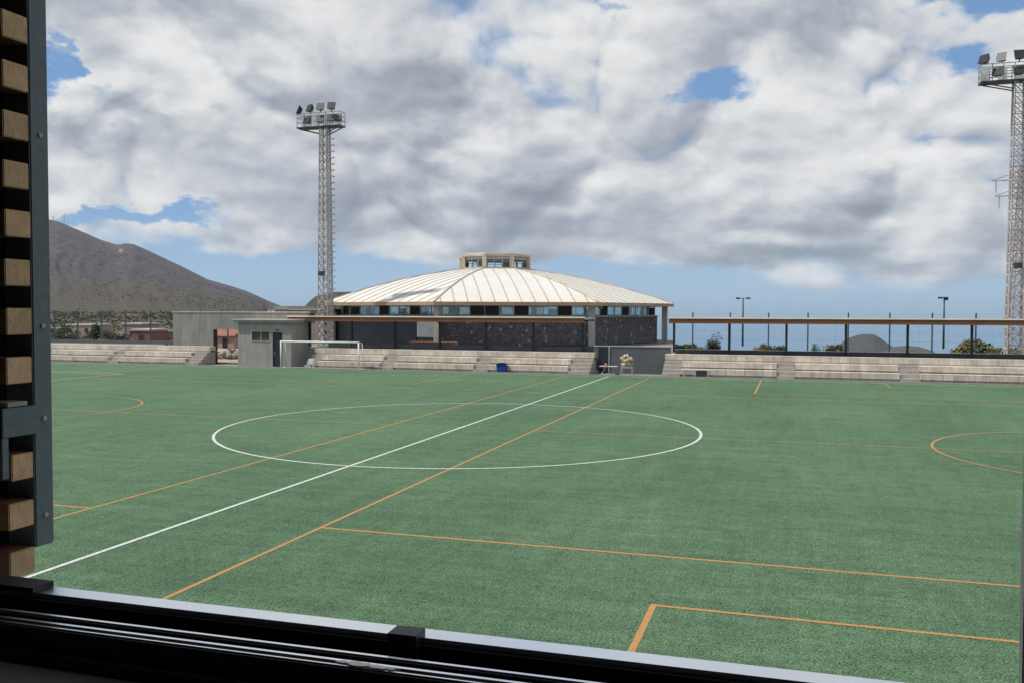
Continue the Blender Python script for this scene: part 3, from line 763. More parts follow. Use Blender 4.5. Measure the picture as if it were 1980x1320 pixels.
for k in range(8):
    a, b = opt(k, 1)-AC, opt(k+1, 1)-AC
    for i in range(K):
        d0 = AP + (LAP-.3-AP)*i/K; d1 = AP + (LAP-.3-AP)*(i+1)/K
        r0, r1 = d0/math.cos(R(22.5)), d1/math.cos(R(22.5))
        m.face([(AC.x+a.x*r0, AC.y+a.y*r0, rz(d0)), (AC.x+b.x*r0, AC.y+b.y*r0, rz(d0)), (AC.x+b.x*r1, AC.y+b.y*r1, rz(d1)), (AC.x+a.x*r1, AC.y+a.y*r1, rz(d1))])
    # seams square to the eave, and the hip
    nrm = (a+b).normalized(); tan = (b-a).normalized()
    half = AP*math.tan(R(22.5)); s = -half+.55
    while s < half:
        dend = max(abs(s)/math.tan(R(22.5)), LAP)
        dd = AP-.05; step = .9
        while dd > dend+.05:
            d2 = max(dend, dd-step)
            p = AC+nrm*dd+tan*s; q = AC+nrm*d2+tan*s
            m.bar((p.x, p.y, rz(dd)+.02), (q.x, q.y, rz(d2)+.02), (.07 if k == 6 else .05), (.08 if k == 6 else .05), mi=(1 if k in (6, 7) else 3)); dd = d2
        s += 1.17
    dd = AP
    while dd > LAP+.1:
        d2 = max(LAP, dd-1.2); r0, r1 = dd/math.cos(R(22.5)), d2/math.cos(R(22.5))
        m.bar((AC.x+a.x*r0, AC.y+a.y*r0, rz(dd)+.02), (AC.x+a.x*r1, AC.y+a.y*r1, rz(d2)+.02), .16, .10, mi=(1 if k != 7 and k != 0 else 2)); dd = d2
roof = m.build('roof', [M['roof'], M['seam'], M['cream'], M['seam2']], arena)
# eave band, soffit, ceiling
m = MB()
for k in range(8):
    a, b = opt(k, AR+.05), opt(k+1, AR+.05); a2, b2 = opt(k, AR-.12), opt(k+1, AR-.12)
    for z0, z1 in ((5.02, 5.31),):
        n0 = len(m.v)
        m.v += [(p.x, p.y, z) for z in (z0, z1) for p in (a, b, b2, a2)]
        for q in ((0,1,5,4),(1,2,6,5),(2,3,7,6),(3,0,4,7),(4,5,6,7),(3,2,1,0)): m.f.append(tuple(n0+i for i in q)); m.mi.append(0); m.sm.append(False)
m.build('eave_band', M['eave'], arena)
MB().prism([tuple(opt(k, AR-.14)[:2]) for k in range(8)], 5.10, 5.20).build('soffit', M['soffit'], arena)
# lower walls
WR = 17.0
MB().prism([tuple(opt(k, WR)[:2]) for k in range(8)], 1.5, 4.02).build('stone_wall', M['stone'], arena)
# plain dark cladding on the left-hand facet and the white doorway
def on_facet(k, s0, s1, z0, z1, out, th, r=WR):
    """box lying on facet k, s along it measured from its middle, standing out by `out`"""
    a, b = opt(k, 1)-AC, opt(k+1, 1)-AC; nrm = (a+b).normalized(); tan = (b-a).normalized(); ap = r*math.cos(R(22.5))
    mm = MB(); n0 = 0
    pts = []
    for z in (z0, z1):
        for s, o_ in ((s0, out), (s1, out), (s1, out-th), (s0, out-th)):
            p = AC+nrm*(ap+o_)+tan*s; pts.append((p.x, p.y, z))
    mm.v += pts
    for q in ((0,1,5,4),(1,2,6,5),(2,3,7,6),(3,0,4,7),(4,5,6,7),(3,2,1,0)): mm.f.append(q); mm.mi.append(0); mm.sm.append(False)
    return mm
on_facet(5, -6.4, 3.7, 1.56, 4.0, .12, .11).build('cladding', M['darkwall'], arena)
on_facet(5, 3.9, 5.9, 2.25, 3.98, .2, .18).build('white_door', M['panelw'], arena)
on_facet(4, -6.4, 6.4, 1.56, 4.0, .12, .11).build('cladding', M['darkwall'], arena)
# concrete columns under the corners of the roof
for k in range(8):
    p = opt(k, 17.75)
    m = MB(); m.box(p.x-.26, p.x+.26, p.y-.26, p.y+.26, 1.5, 5.1)
    m.build('column', M['column'], arena)
# glazed strip under the eave: sill, head, mullions, panes, dark sheets painting the shade of open bays
for k in range(8):
    h = WR*math.sin(R(22.5)); n = 10; wd = 2*h/n
    on_facet(k, -h, h, 4.022, 4.14, .10, .5).build('sill', M['column'], arena)
    fr = MB()
    def add(dst, q):
        n0 = len(dst.v); dst.v += q.v; dst.f += [tuple(n0+j for j in f) for f in q.f]; dst.mi += q.mi; dst.sm += q.sm
    for i in range(n+1):
        s = -h + wd*i
        add(fr, on_facet(k, max(-h, s-.035), min(h, s+.035), 4.14, 5.10, -.05, .08, WR-.2))
    add(fr, on_facet(k, -h, h, 4.141, 4.18, -.04, .1, WR-.2))
    wnd = fr.build('window_frame', M['frame'], arena)
    for i in range(n):
        s = -h + wd*i
        solid = (i in ((2, 3, 5, 8) if k == 6 else (1, 4, 7) if k == 5 else (2, 5, 9) if k == 7 else (3, 7)))
        if solid: on_facet(k, s+.04, s+wd-.04, 4.19, 5.05 if (i+k) % 2 else 4.9, -.07, .05, WR-.2).build('dark_panel', M['dark'], wnd)
        else: on_facet(k, s+.04, s+wd-.04, 4.19, 5.095, -.08, .02, WR-.2).build('glass', M['glass'], wnd)
# lantern on top
def lpt(k, r): a = R(PH+45*k); return Vector((AC.x+math.cos(a)*r, AC.y+math.sin(a)*r, 0))
m = MB().prism([tuple(lpt(k, LR+.05)[:2]) for k in range(8)], 8.55, 9.02); lan = m.build('lantern', M['cream'], arena)
MB().prism([tuple(lpt(k, LR+.12)[:2]) for k in range(8)], 10.12, 10.36).build('lantern_roof', M['cream'], lan)
MB().prism([tuple(lpt(k, LR-.5)[:2]) for k in range(8)], 10.362, 10.5).build('lantern_cap', M['soffit'], lan)
for k in range(8):
    p = lpt(k, LR-.12); MB().box(p.x-.2, p.x+.2, p.y-.2, p.y+.2, 9.0, 10.13).build('lantern_post', M['cream'], lan)
    a, b = lpt(k, LR-.2), lpt(k+1, LR-.2)
    g = MB(); g.bar(a.lerp(b,.08)+Vector((0,0,9.62)), b.lerp(a,.08)+Vector((0,0,9.62)), .05, .05)
    for f in (.36, .66): g.bar(a.lerp(b,f)+Vector((0,0,9.02)), a.lerp(b,f)+Vector((0,0,10.12)), .09)
    g.bar(a.lerp(b,.08)+Vector((0,0,9.95)), b.lerp(a,.08)+Vector((0,0,9.95)), .05, .3)
    g.build('lantern_frame', M['frame'], lan)
    g = MB(); c_, d_ = a.lerp(b,.64), a.lerp(b,.93); g.face([(c_.x,c_.y,9.05),(d_.x,d_.y,9.05),(d_.x,d_.y,9.9),(c_.x,c_.y,9.9)]); g.build('lantern_shutter', M['fence'], lan)
# lamp box at the right-hand corner
p = opt(7, AR+.3); MB().box(p.x-.1, p.x+.25, p.y-.15, p.y+.15, 4.75, 5.0).build('eave_lamp', M['lampd'], arena)

# ------------------------------------------------------------------ floodlight towers
def tower(x, y, label):
    t = thing('floodlight_tower', (x, y, 1.5), label, 'floodlight')
    H0, H1 = 1.5, 20.7
    hw = lambda z: .50 - .17*(z-H0)/(H1-H0)
    m = MB()
    cor = [(-1,-1),(1,-1),(1,1),(-1,1)]
    n = 26
    for i in range(n):
        z0 = H0+(H1-H0)*i/n; z1 = H0+(H1-H0)*(i+1)/n; a, b = hw(z0), hw(z1)
        for j in range(4):
            c0, c1 = cor[j], cor[(j+1) % 4]
            P = lambda c, h, z: (x+c[0]*h, y+c[1]*h, z)
            mi = 0 if (i//3) % 2 == 0 else 1
            m.bar(P(c0, a, z0), P(c0, b, z1), .09, mi=mi)
            m.bar(P(c0, a, z0), P(c1, a, z0), .06, mi=mi)
            m.bar(P(c0, a, z0), P(c1, b, z1), .05, mi=mi)
            m.bar(P(c1, a, z0), P(c0, b, z1), .05, mi=mi)
    m.build('lattice_mast', [M['galv'], M['rust']], t)
    m = MB()   # ladder with safety hoops on the right-hand side
    lx = x+.44
    for s in (-.18, .18): m.bar((lx+.12, y+s, H0+.3), (lx-.08, y+s, H1+.9), .04)
    z = H0+.5
    while z < H1:
        f = (z-H0)/(H1-H0); q = lx+.12-.2*f
        m.bar((q, y-.18, z), (q, y+.18, z), .03)
        z += .3
    z = H0+2.2
    while z < H1:
        f = (z-H0)/(H1-H0); q = lx+.12-.2*f; pr = None
        for k in range(7):
            an = math.pi*k/6; cur = (q+math.sin(an)*.55, y-.33*math.cos(an), z)
            if pr: m.bar(pr, cur, .05, .045)
            pr = cur
        z += .55
    m.build('caged_ladder', M['galv'], t)
    x0_ = x; x = x-.38
    m = MB()   # platform
    m.box(x-2.15, x+2.15, y-.48, y+.48, 20.62, 20.74)
    for s in (-1, 1):
        for yy in (-.4, .4): m.bar((x+s*1.9, y+yy*.8, 20.6), (x0_+s*.33, y+yy*.8, 20.1), .07)
    m.build('platform', M['lampd'], t)
    m = MB()
    for yy in (-.46, .46):
        for zz in (21.15, 21.55, 21.9): m.bar((x-2.12, y+yy, zz), (x+2.12, y+yy, zz), .05)
        for i in range(7): xx = x-2.12+4.24*i/6; m.bar((xx, y+yy, 20.74), (xx, y+yy, 21.93), .06)
    for xx in (-2.12, 2.12):
        for zz in (21.15, 21.55, 21.9): m.bar((x+xx, y-.46, zz), (x+xx, y+.46, zz), .05)
    m.build('railing', M['galv'], t)
    for i, xx in enumerate((-1.75, -.62, .48, 1.55)):
        MB().box(x+xx-.30, x+xx+.30, y+.3, y+.34, 20.8, 21.75).build('back_sheet', M['panelw'], t)
    # eight lamps: four above the rail, four inside it
    spec = [(-1.9, 22.22, -50), (-.82, 22.30, -28), (.25, 22.36, 5), (1.32, 22.36, 12), (-1.05, 21.28, -15), (.22, 21.28, 0), (1.25, 21.32, 10), (1.85, 21.28, 35)]
    for sx, sz, yaw in spec:
        w_, h_ = (.37, .34) if sz > 22 else (.36, .33)
        rot = Matrix.Rotation(R(yaw), 4, 'Z') @ Matrix.Rotation(R(-22), 4, 'X')
        T_ = Matrix.Translation((x+sx, y-.42, sz)) @ rot
        q = MB(); q.v = []; 
        front = [(-w_, -.16, -h_), (w_, -.16, -h_), (w_, -.16, h_), (-w_, -.16, h_)]; back = [(-w_*.55, .22, -h_*.6), (w_*.55, .22, -h_*.6), (w_*.55, .22, h_*.5), (-w_*.55, .22, h_*.5)]
        q.v = [tuple(T_ @ Vector(p)) for p in front+back]
        for f in ((0,1,2,3),(7,6,5,4),(4,5,1,0),(5,6,2,1),(6,7,3,2),(7,4,0,3)): q.f.append(f); q.mi.append(0); q.sm.append(False)
        if sz > 22:
            q.bar((x+sx, y-.46, 21.9), (x+sx, y-.42, sz-.2), .07)
        lamp = q.build('floodlight', M['lampd'], t)
        g = MB(); g.v = [tuple(T_ @ Vector(p)) for p in [(-w_*.88, -.165, -h_*.88), (w_*.88, -.165, -h_*.88), (w_*.88, -.165, h_*.88), (-w_*.88, -.165, h_*.88)]]
        g.f = [(0,1,2,3)]; g.mi = [0]; g.sm = [False]; g.build('lens', M['lens'], lamp)
    x = x0_
    m = MB(); m.box(x-.25, x+.25, y-.85, y-.5, 7.6, 8.0); m.bar((x, y-.6, 7.8), (x, y-.4, 7.8), .06); m.build('siren_box', M['lampd'], t)
    return t
tower(-39.6, 70.5, 'floodlight tower left of the domed roof, whole in view')
tower(14.85, 70.6, 'floodlight tower cut off by the right edge of the photo')
# electric pylon behind the right tower
px_, py_ = 23.7, 110.0
t = thing('electric_pylon', (px_, py_, -1), 'grey lattice power pylon with two cross arms behind the right floodlight tower', 'pylon')
m = MB(); n = 16; cor = [(-1,-1),(1,-1),(1,1),(-1,1)]
for i in range(n):
    z0 = -1.5+22.5*i/n; z1 = -1.5+22.5*(i+1)/n; a, b = 1.15-.85*i/n, 1.15-.85*(i+1)/n
    for j in range(4):
        c0, c1 = cor[j], cor[(j+1) % 4]; P = lambda c, h, z: (px_+c[0]*h, py_+c[1]*h, z)
        m.bar(P(c0,a,z0), P(c0,b,z1), .12); m.bar(P(c0,a,z0), P(c1,b,z1), .06); m.bar(P(c1,a,z0), P(c0,b,z1), .06)
m.build('lattice_mast', M['rust'], t)
for z, l in ((19.0, 3.1), (17.3, 2.7)):
    m = MB()
    for s in (-1, 1):
        for yy in (-.25, .25):
            m.bar((px_, py_+yy, z), (px_+s*l, py_, z), .09); m.bar((px_, py_+yy, z+1.0), (px_+s*l, py_, z+.05), .07)
        m.bar((px_+s*l*.85, py_, z), (px_+s*l*.85, py_, z-1.3), .1)
    m.build('cross_arm', M['galv'], t)
# ------------------------------------------------------------------ street lamps beyond the fence
def street_lamp(x, y, twin, label):
    z0 = ground_z(x, y) if math.hypot(x, y) > 100 else 1.5
    t = thing('street_lamp', (x, y, z0), label, 'street lamp')
    MB().tube((x, y, z0), (x, y, 5.72), .09, .06).build('pole', M['fence'], t)
    m = MB()
    if twin: m.bar((x-.42, y, 5.72), (x+.42, y, 5.72), .05); hs = (-.45, .45)
    else: m.bar((x-.5, y, 5.78), (x+.15, y, 5.72), .06); hs = (-.3, .12)
    m.build('arm', M['fence'], t)
    for h in hs: MB().box(x+h-.17, x+h+.17, y-.12, y+.12, 5.66 - (.14 if not twin and h > 0 else 0), 5.80).build('lamp_head', M['post'], t)
street_lamp(-4.3, 82, True, 'twin-headed street lamp beyond the middle of the right canopy')
street_lamp(12.0, 82, False, 'dark street lamp with an off-centre head near the right floodlight tower')

# ------------------------------------------------------------------ goal
t = thing('football_goal', (-35.15, 61.5, 0), 'small white goal with a net standing on the far touchline', 'goal')
gx0, gx1, gy = -38.55, -31.75, 61.55
gm = MB()
for x in (gx0, gx1): gm.tube((x, gy, 0), (x, gy, 2.1), .06)
gm.tube((gx0-.05, gy, 2.12), (gx1+.05, gy, 2.12), .065)
gm.build('frame', M['goal'], t)
m = MB()
m.tube((gx0, gy+1.1, .05), (gx1, gy+1.1, .05), .04)
for x in (gx0, gx1):
    m.tube((x, gy, .05), (x, gy+1.1, .05), .035); m.tube((x, gy, 2.1), (x, gy+.55, 2.06), .03); m.tube((x, gy+.55, 2.06), (x, gy+1.1, .06), .03)
m.build('net_support', M['goal'], t)
m = MB(); wv = .006; s = gx0
while s <= gx1: 
    m.bar((s, gy, 2.1), (s, gy+.55, 2.04), wv); m.bar((s, gy+.55, 2.04), (s, gy+1.1, .05), wv); s += .17
for i in range(13):
    f = i/12; m.bar((gx0, gy+.55+.55*f, 2.04-1.98*f), (gx1, gy+.55+.55*f, 2.04-1.98*f), wv)
m.build('net', M['net'], t)
# weight behind the goal post
o = MB(); o.box(-31.9, -31.2, 62.68, 62.88, -.03, .24); origin_to(one(o.build('ballast_block', M['recess']), 'taller dark ballast block right by the goal post', 'ballast', 'ballast blocks by the goal'))
o = MB(); o.box(-31.1, -30.4, 62.68, 62.84, -.03, .14); origin_to(one(o.build('ballast_block', M['recess']), 'flatter dark ballast block farther from the goal post', 'ballast', 'ballast blocks by the goal'))
o = MB(); o.box(-36.75, -36.25, 62.6, 62.85, .35, .72); o.box(-36.7, -36.6, 62.65, 62.8, -.03, .35); o.box(-36.4, -36.3, 62.65, 62.8, -.03, .35)
origin_to(one(o.build('equipment_box', M['panelw']), 'small whitish box on legs seen inside the goal frame', 'box'))
# blue bin
t = thing('litter_bin', (-20.55, 62.7, -.03), 'bright blue litter bin in front of the middle stand', 'bin')
m = MB(); n0 = 0
m.v = [(-20.88,62.5,-.02),(-20.24,62.5,-.02),(-20.24,62.88,-.02),(-20.88,62.88,-.02),(-20.93,62.47,.62),(-20.19,62.47,.62),(-20.19,62.91,.62),(-20.93,62.91,.62)]
m.f = [(3,2,1,0),(4,5,6,7),(0,1,5,4),(1,2,6,5),(2,3,7,6),(3,0,4,7)]; m.mi = [0]*6; m.sm = [False]*6
m.build('body', M['blue'], t)
m = MB(); m.box(-20.96, -20.16, 62.44, 62.93, .622, .70); m.box(-20.8, -20.32, 62.5, 62.86, .702, .75); m.build('lid', M['blued'], t)
# bench near the stairs of the right stand
t = thing('bench', (-6.4, 62.65, 0), 'low grey bench before the stairs of the right-hand stand', 'bench')
MB().box(-7.35, -5.45, 62.5, 62.8, .50, .56).build('seat', M['frame'], t)
for x in (-7.2, -6.45, -5.6):
    m = MB(); m.bar((x, 62.53, -.03), (x, 62.53, .5), .06); m.bar((x, 62.77, -.03), (x, 62.77, .5), .06); m.build('leg', M['galv'], t)
MB().box(-6.4, -5.65, 62.76, 62.79, .12, .49).build('back_panel', M['recess'], t)
# training things in the recess
t = thing('ball_bag', (-11.3, 63.4, 0), 'bulging sand-coloured sack on a small frame in the gap between stands', 'ball bag')
m = MB()
for _ in range(46):
    th = random.uniform(0, 6.28); f = random.random(); zz = .66+.78*f; rr = .44*math.sqrt(max(.05, 1-(2*f-.85)**2*.75))
    q = random.uniform(.55, 1)*rr
    m.ball((-11.35+math.cos(th)*q, 63.48+math.sin(th)*q*.8, zz), random.uniform(.10, .15), seg=9, rings=6, jit=.03, mi=random.choice((0,0,1)))
m.build('sack', [mat('sand_sacking', (0.50,0.43,0.27), (0.36,0.29,0.18), 5, .9, fine=20), mat('pale_sacking', (0.60,0.57,0.45), (0.42,0.38,0.28), 5, .9, fine=20)], t)
m = MB()
for x in (-11.75, -10.95):
    for y in (63.2, 63.75): m.bar((x, y, -.02), (x, y, .62), .05)
for y in (63.2, 63.75): m.bar((-11.75,y,.55),(-10.95,y,.55),.05)
for x in (-11.75, -10.95): m.bar((x,63.2,.58),(x,63.75,.58),.05)
m.box(-11.74, -10.96, 63.21, 63.74, .60, .63)
m.build('trolley', M['frame'], t)
MB().box(-11.3, -10.95, 63.3, 63.6, 1.50, 1.62).build('blue_cloth', mat('blue_cloth', (.08,.11,.25), (.06,.08,.2), 4, .9), t)
t = thing('folding_table', (-12.6, 63.2, 0), 'low pale pink table with odds and ends before the dark recess door', 'table')
m = MB(); m.box(-13.3, -12.0, 62.95, 63.5, .60, .64); m.build('table_top', mat('pinkish_board', (.62,.50,.48), (.5,.42,.40), 3, .6), t)
for x in (-13.0, -12.3):
    m = MB(); m.bar((x-.15, 63.0, -.02), (x+.1, 63.45, .6), .05); m.bar((x-.15, 63.45, -.02), (x+.1, 63.0, .6), .05); m.build('leg', M['column'], t)
o = MB(); o.ball((-12.85,63.2,.73),.11,jit=.02); origin_to(one(o.build('ball', mat('tan_ball', (.4,.22,.15), (.3,.17,.12), 4, .6)), 'small tan ball resting on the pinkish table', 'ball'))
o = MB(); o.box(-13.75, -13.35, 62.9, 63.2, -.03, .3); origin_to(one(o.build('crate', M['darkwall']), 'larger dark crate left of the pinkish table', 'crate', 'crates by the table'))
o = MB(); o.box(-12.1,-11.8,62.72,62.95,-.03,.2); origin_to(one(o.build('crate', M['darkwall']), 'small dark crate in front of the pinkish table', 'crate', 'crates by the table'))
# red-brown sheet on the ground left of the column
o = MB(); o.box(-31.2, -27.0, 69.7, 70.4, 1.56, 1.95); origin_to(one(o.build('planter', mat('brick_pink', (.42,.22,.19), (.34,.18,.15), 2, .9)), 'low brick-pink planter on the terrace below the white door', 'planter'))

# ------------------------------------------------------------------ village at the foot of the mountain
def gz(px, dist, y=620):
    v = ray(px, y); k = dist/math.hypot(v.x, v.y); return v.x*k, v.y*k
def house(px, dist, w_, h_, dp, colr, label, ytop, flat=True, cat='house', up=False):
    x, y = gz(px, dist); zt = CH - (ytop-YH)/F*dist*math.cos(math.atan((px-990)/F))
    z = zt-h_ if up else min(ground_z(x, y), zt-h_); h_ = zt-z
    t = thing('village_house', (x, y, z), label, cat)
    mw = mat('house_render', colr, tuple(c*.8 for c in colr), .6, .9, streak=.15)
    body = MB(); body.box(x-w_/2, x+w_/2, y-dp/2, y+dp/2, z-3, z+h_); body.build('wall_face', mw, t)
    if flat: MB().box(x-w_/2-.15, x+w_/2+.15, y-dp/2-.15, y+dp/2+.15, z+h_+.002, z+h_+.3).build('roof', M['coping'], t)
    else:
        m = MB(); a, b = x-w_/2-.3, x+w_/2+.3; c, d_ = y-dp/2-.3, y+dp/2+.3; zz = z+h_+.01
        m.face([(a,c,zz),(b,c,zz),(b,y,zz+1.3),(a,y,zz+1.3)]); m.face([(b,d_,zz),(a,d_,zz),(a,y,zz+1.3),(b,y,zz+1.3)])
        m.face([(a,c,zz),(a,y,zz+1.3),(a,d_,zz)]); m.face([(b,c,zz),(b,d_,zz),(b,y,zz+1.3)]); m.face([(a,c,zz),(a,d_,zz),(b,d_,zz),(b,c,zz)])
        m.build('roof', mat('clay_roof', (.30,.13,.08), (.22,.10,.07), 1, .9), t)
    n = max(1, int(w_/2.6))
    for i in range(n):
        cx = x-w_/2+w_*(i+.5)/n
        if i == n//2 and n > 1: MB().box(cx-.45, cx+.45, y-dp/2-.05, y-dp/2-.002, z, z+2.1).build('door', M['door'], t)
        else: MB().box(cx-.5, cx+.5, y-dp/2-.05, y-dp/2-.002, z+h_*.45, z+h_*.45+min(1.1, h_*.4)).build('window', M['dark'], t)
    return t
house(168, 260, 9, 3.2, 7, (.36,.29,.24), 'beige flat house behind the second and third left fence posts', 631)
house(133, 330, 9, 2.0, 7, (.42,.42,.36), 'long low pale shed among shrubs at the far left of the village', 637, up=True)
house(192, 300, 3.0, 3, 4, (.78,.78,.75), 'small bright white house left of the round green tree', 629)
house(272, 190, 4.6, 4.1, 5, (.34,.24,.26), 'pinkish house at the right end of the village', 629)
house(290, 150, 3.4, 2.0, 4, (.24,.12,.10), 'low brick-red house beside the rightmost left fence post', 641)
house(125, 900, 7, 2.6, 6, (.85,.86,.86), 'lone white house on the slope above the village', 580, up=True)
house(236, 2050, 6, 3.4, 5, (.75,.76,.76), 'tiny white hut high on the mountain shoulder', 484, up=True)
house(230, 340, 13, 2.0, 6, (.42,.38,.28), 'long low sand-coloured wall house in the middle of the village', 643)
house(246, 210, 2.2, 1.2, 2, (.8,.8,.8), 'very small white shed left of the pinkish house', 647, cat='shed')
house(312, 230, 4.2, 2.2, 5, (.16,.15,.15), 'dark grey shed right of the brick-red house', 643, cat='shed')
house(527, 700, 5, 2.4, 5, (.85,.86,.86), 'white cottage on the saddle above the long concrete wall', 601, up=True)
house(436, 150, 6.5, 2.0, 5, (.55,.32,.28), 'salmon pink house seen through the gateway in the wall', 650, flat=False)
# masts on the summit
for pxm, top, lb in ((105, 421, 'thinner radio mast at the very top left of the mountain'), (126, 418, 'radio mast just right of the mountain summit')):
    v = ray(pxm, 600); k = 2590/math.hypot(v.x, v.y); x, y = v.x*k, v.y*k
    zt = CH+(YH-top)/F*2590*math.cos(math.atan((pxm-990)/F))*1.0
    zt = CH + ray(pxm, top).z/math.hypot(ray(pxm, top).x, ray(pxm, top).y)*2590
    t = thing('radio_mast', (x, y, zt-32), lb, 'mast')
    MB().tube((x, y, zt-40), (x, y, zt), 1.0, .5, 6).build('pole', M['galv'], t)
    m = MB(); m.box(x-1.6, x+1.6, y-1, y+1, zt-7, zt-4.5); m.build('antenna', M['frame'], t)

# ------------------------------------------------------------------ plants
def tree(px, dist, ybase, htop, wid, leaf, label, cat='tree', n=1100, name='tree'):
    x, y = gz(px, dist); zb = ground_z(x, y)-.1; zt = CH-(htop-YH)/F*dist*math.cos(math.atan((px-990)/F))
    t = thing(name, (x, y, zb), label, cat)
    hh = zt-zb
    m = MB(); m.tube((x, y, zb-1), (x, y, zb+hh*.45), hh*.045+.02, hh*.03)
    for k in range(5):
        a = k*1.26+random.random(); m.tube((x, y, zb+hh*.35), (x+math.cos(a)*wid*.3, y+math.sin(a)*wid*.3, zb+hh*random.uniform(.55,.8)), hh*.02+.01, .01, k=5)
    m.build('trunk', M['bark'], t)
    MB().leaves((x, y, zb+hh*.58), (wid/2, wid/2, hh*.46), n, max(.06, wid*.055)).build('crown', leaf, t)
    return t
DK = [M['leaf2'], M['leaf']]; OL = [M['leaf'], M['leaf2']]; YL = [M['leaf3'], M['leaf']]; RU = [M['leaf4'], M['leaf3']]
tree(184, 205, 655, 628, 3.6, DK, 'round dark green tree in the middle of the village', n=1400)
def shrub(px, dist, ytop, wid, leaf, label, yb=690, n=900):
    wid *= 1.25
    x, y = gz(px, dist); zt = CH-(ytop-YH)/F*dist*math.cos(math.atan((px-990)/F)); zb = min(ground_z(x, y)-.2, zt-.6)
    t = thing('shrub', (x, y, zb), label, 'shrub'); hh = zt-zb
    m = MB()
    for k in range(6):
        a = k*1.05+random.random()*.6; m.tube((x, y, zb-.5), (x+math.cos(a)*wid*.32, y+math.sin(a)*wid*.25, zb+hh*random.uniform(.5,.85)), .03+hh*.01, .01, k=5)
    m.build('stem', M['bark'], t)
    MB().leaves((x, y, zb+hh*.55), (wid/2, wid/2.4, hh*.47), n, max(.05, min(.16, wid*.05))).build('crown', leaf, t)
for s in [
 (1380, 92, 645, 1.7, OL, 'tallest dark bush between the first and second right canopy posts'),
 (1327, 90, 662, 2.2, YL, 'low yellowish bush beside the arena corner'),
 (1352, 94, 667, 2.0, YL, 'low light green bush left of the tallest dark bush'),
 (1398, 88, 669, 1.2, OL, 'small bush tucked right of the tallest dark bush'),
 (1473, 92, 663, 2.0, RU, 'brownish bush near the twin-headed street lamp'),
 (1506, 95, 666, 1.6, OL, 'low bush right of the third thin fence post'),
 (1578, 92, 662, 0.9, OL, 'tiny thin bush right of the third right canopy post'),
 (1603, 90, 665, 1.8, YL, 'low yellow-green bush left of the fourth right canopy post'),
 (1628, 92, 658, 1.8, OL, 'dark bush directly left of the fourth right canopy post'),
 (1862, 90, 660, 2.4, RU, 'rusty bush left of the last canopy post in view'),
 (1896, 92, 653, 2.8, YL, 'largest yellow-green bush beside the last canopy post in view'),
 (1928, 90, 664, 2.4, YL, 'yellow-green bush at the foot of the right floodlight tower'),
 (1965, 92, 668, 2.2, RU, 'brownish low bush at the right edge behind the canopy'),
 ]: shrub(*s)
for s in [
 (112, 175, 628, 4.5, OL, 'grey-green bush at the far left beside the shutter', 664),
 (140, 190, 640, 5, DK, 'dark bush below the long low pale shed', 664),
 (214, 210, 640, 4, OL, 'olive bush right of the round green tree', 664),
 (238, 170, 648, 4, DK, 'dark low bush behind the fourth left fence post', 664),
 (310, 170, 646, 3.6, DK, 'dark bush before the dark grey shed', 664),
 (282, 240, 634, 3.4, DK, 'small dark tree-like bush behind the brick-red house', 655),
 (160, 420, 612, 9, OL, 'wide olive thicket on the slope above the beige house', 632),
 (125, 500, 607, 12, OL, 'wide grey-green thicket above the long shed', 628),
 (205, 520, 606, 10, OL, 'olive thicket behind the third left fence post', 624),
 (330, 480, 606, 8, DK, 'dark thicket at the left end of the concrete wall', 622),
 (450, 90, 672, 1.2, OL, 'small plant seen low in the gateway', 690),
 ]: shrub(*s)
# rubble heap seen through the gateway
m = MB()
for _ in range(110):
    x, y = random.uniform(-54,-49.5), random.uniform(71.5,75.5); m.ball((x, y, random.uniform(0,.5)), random.uniform(.12,.38), seg=6, rings=4, jit=.2)
one(m.build('rubble', M['gravel'], kind='stuff'), 'pale rubble behind the gateway', 'rubble')
# scattered scrub on the far slopes
m = MB()
for _ in range(3000):
    a = random.uniform(-50, -31); r = random.uniform(240, 700)
    p = polar(a, r); z = ground_z(p.x, p.y)
    s = random.uniform(.25, .8)*(.5+r/600)
    for _k in range(3):
        q = Vector((p.x+random.uniform(-s,s), p.y+random.uniform(-s,s), z+random.uniform(0,s*.8)))
        u = Vector((random.uniform(-1,1), random.uniform(-1,1), random.uniform(-.3,.3))).normalized()*s*.7; v = Vector((random.uniform(-.4,.4), random.uniform(-.4,.4), 1)).normalized()*s*.5
        m.face([q-u, q-v, q+u, q+v], random.choice((0,0,1)))
from mathutils.bvhtree import BVHTree
bv = BVHTree.FromPolygons(*RIDGE['mountain'])
for _ in range(9000):
    a = random.uniform(-56, -31.5); r = 600+1500*random.random()**1.7
    if noise.noise(Vector((math.sin(R(a))*r*.006, math.cos(R(a))*r*.006, 7))) < random.uniform(-.5, .35): continue
    p = polar(a, r, 900); hit = bv.ray_cast(p, Vector((0,0,-1)))[0]
    if hit is None or hit.z < ground_z(p.x, p.y)-1: continue
    s = random.uniform(.3, 1.1)*(.5+r/1700)
    for _k in range(2):
        q = Vector((p.x+random.uniform(-s,s), p.y+random.uniform(-s,s), hit.z+random.uniform(0,s*.5)))
        u = Vector((random.uniform(-1,1), random.uniform(-1,1), random.uniform(-.3,.3))).normalized()*s*.9; v = Vector((random.uniform(-.4,.4), random.uniform(-.4,.4), 1)).normalized()*s*.45
        m.face([q-u, q-v, q+u, q+v], 2)
one(m.build('scrub', [M['scrub'], M['leaf'], mat('grey_scrub', (0.078,0.074,0.068), (0.060,0.060,0.052), .05, .95)], kind='stuff'), 'scattered dry scrub on the foot and lower slope of the mountain', 'scrub')

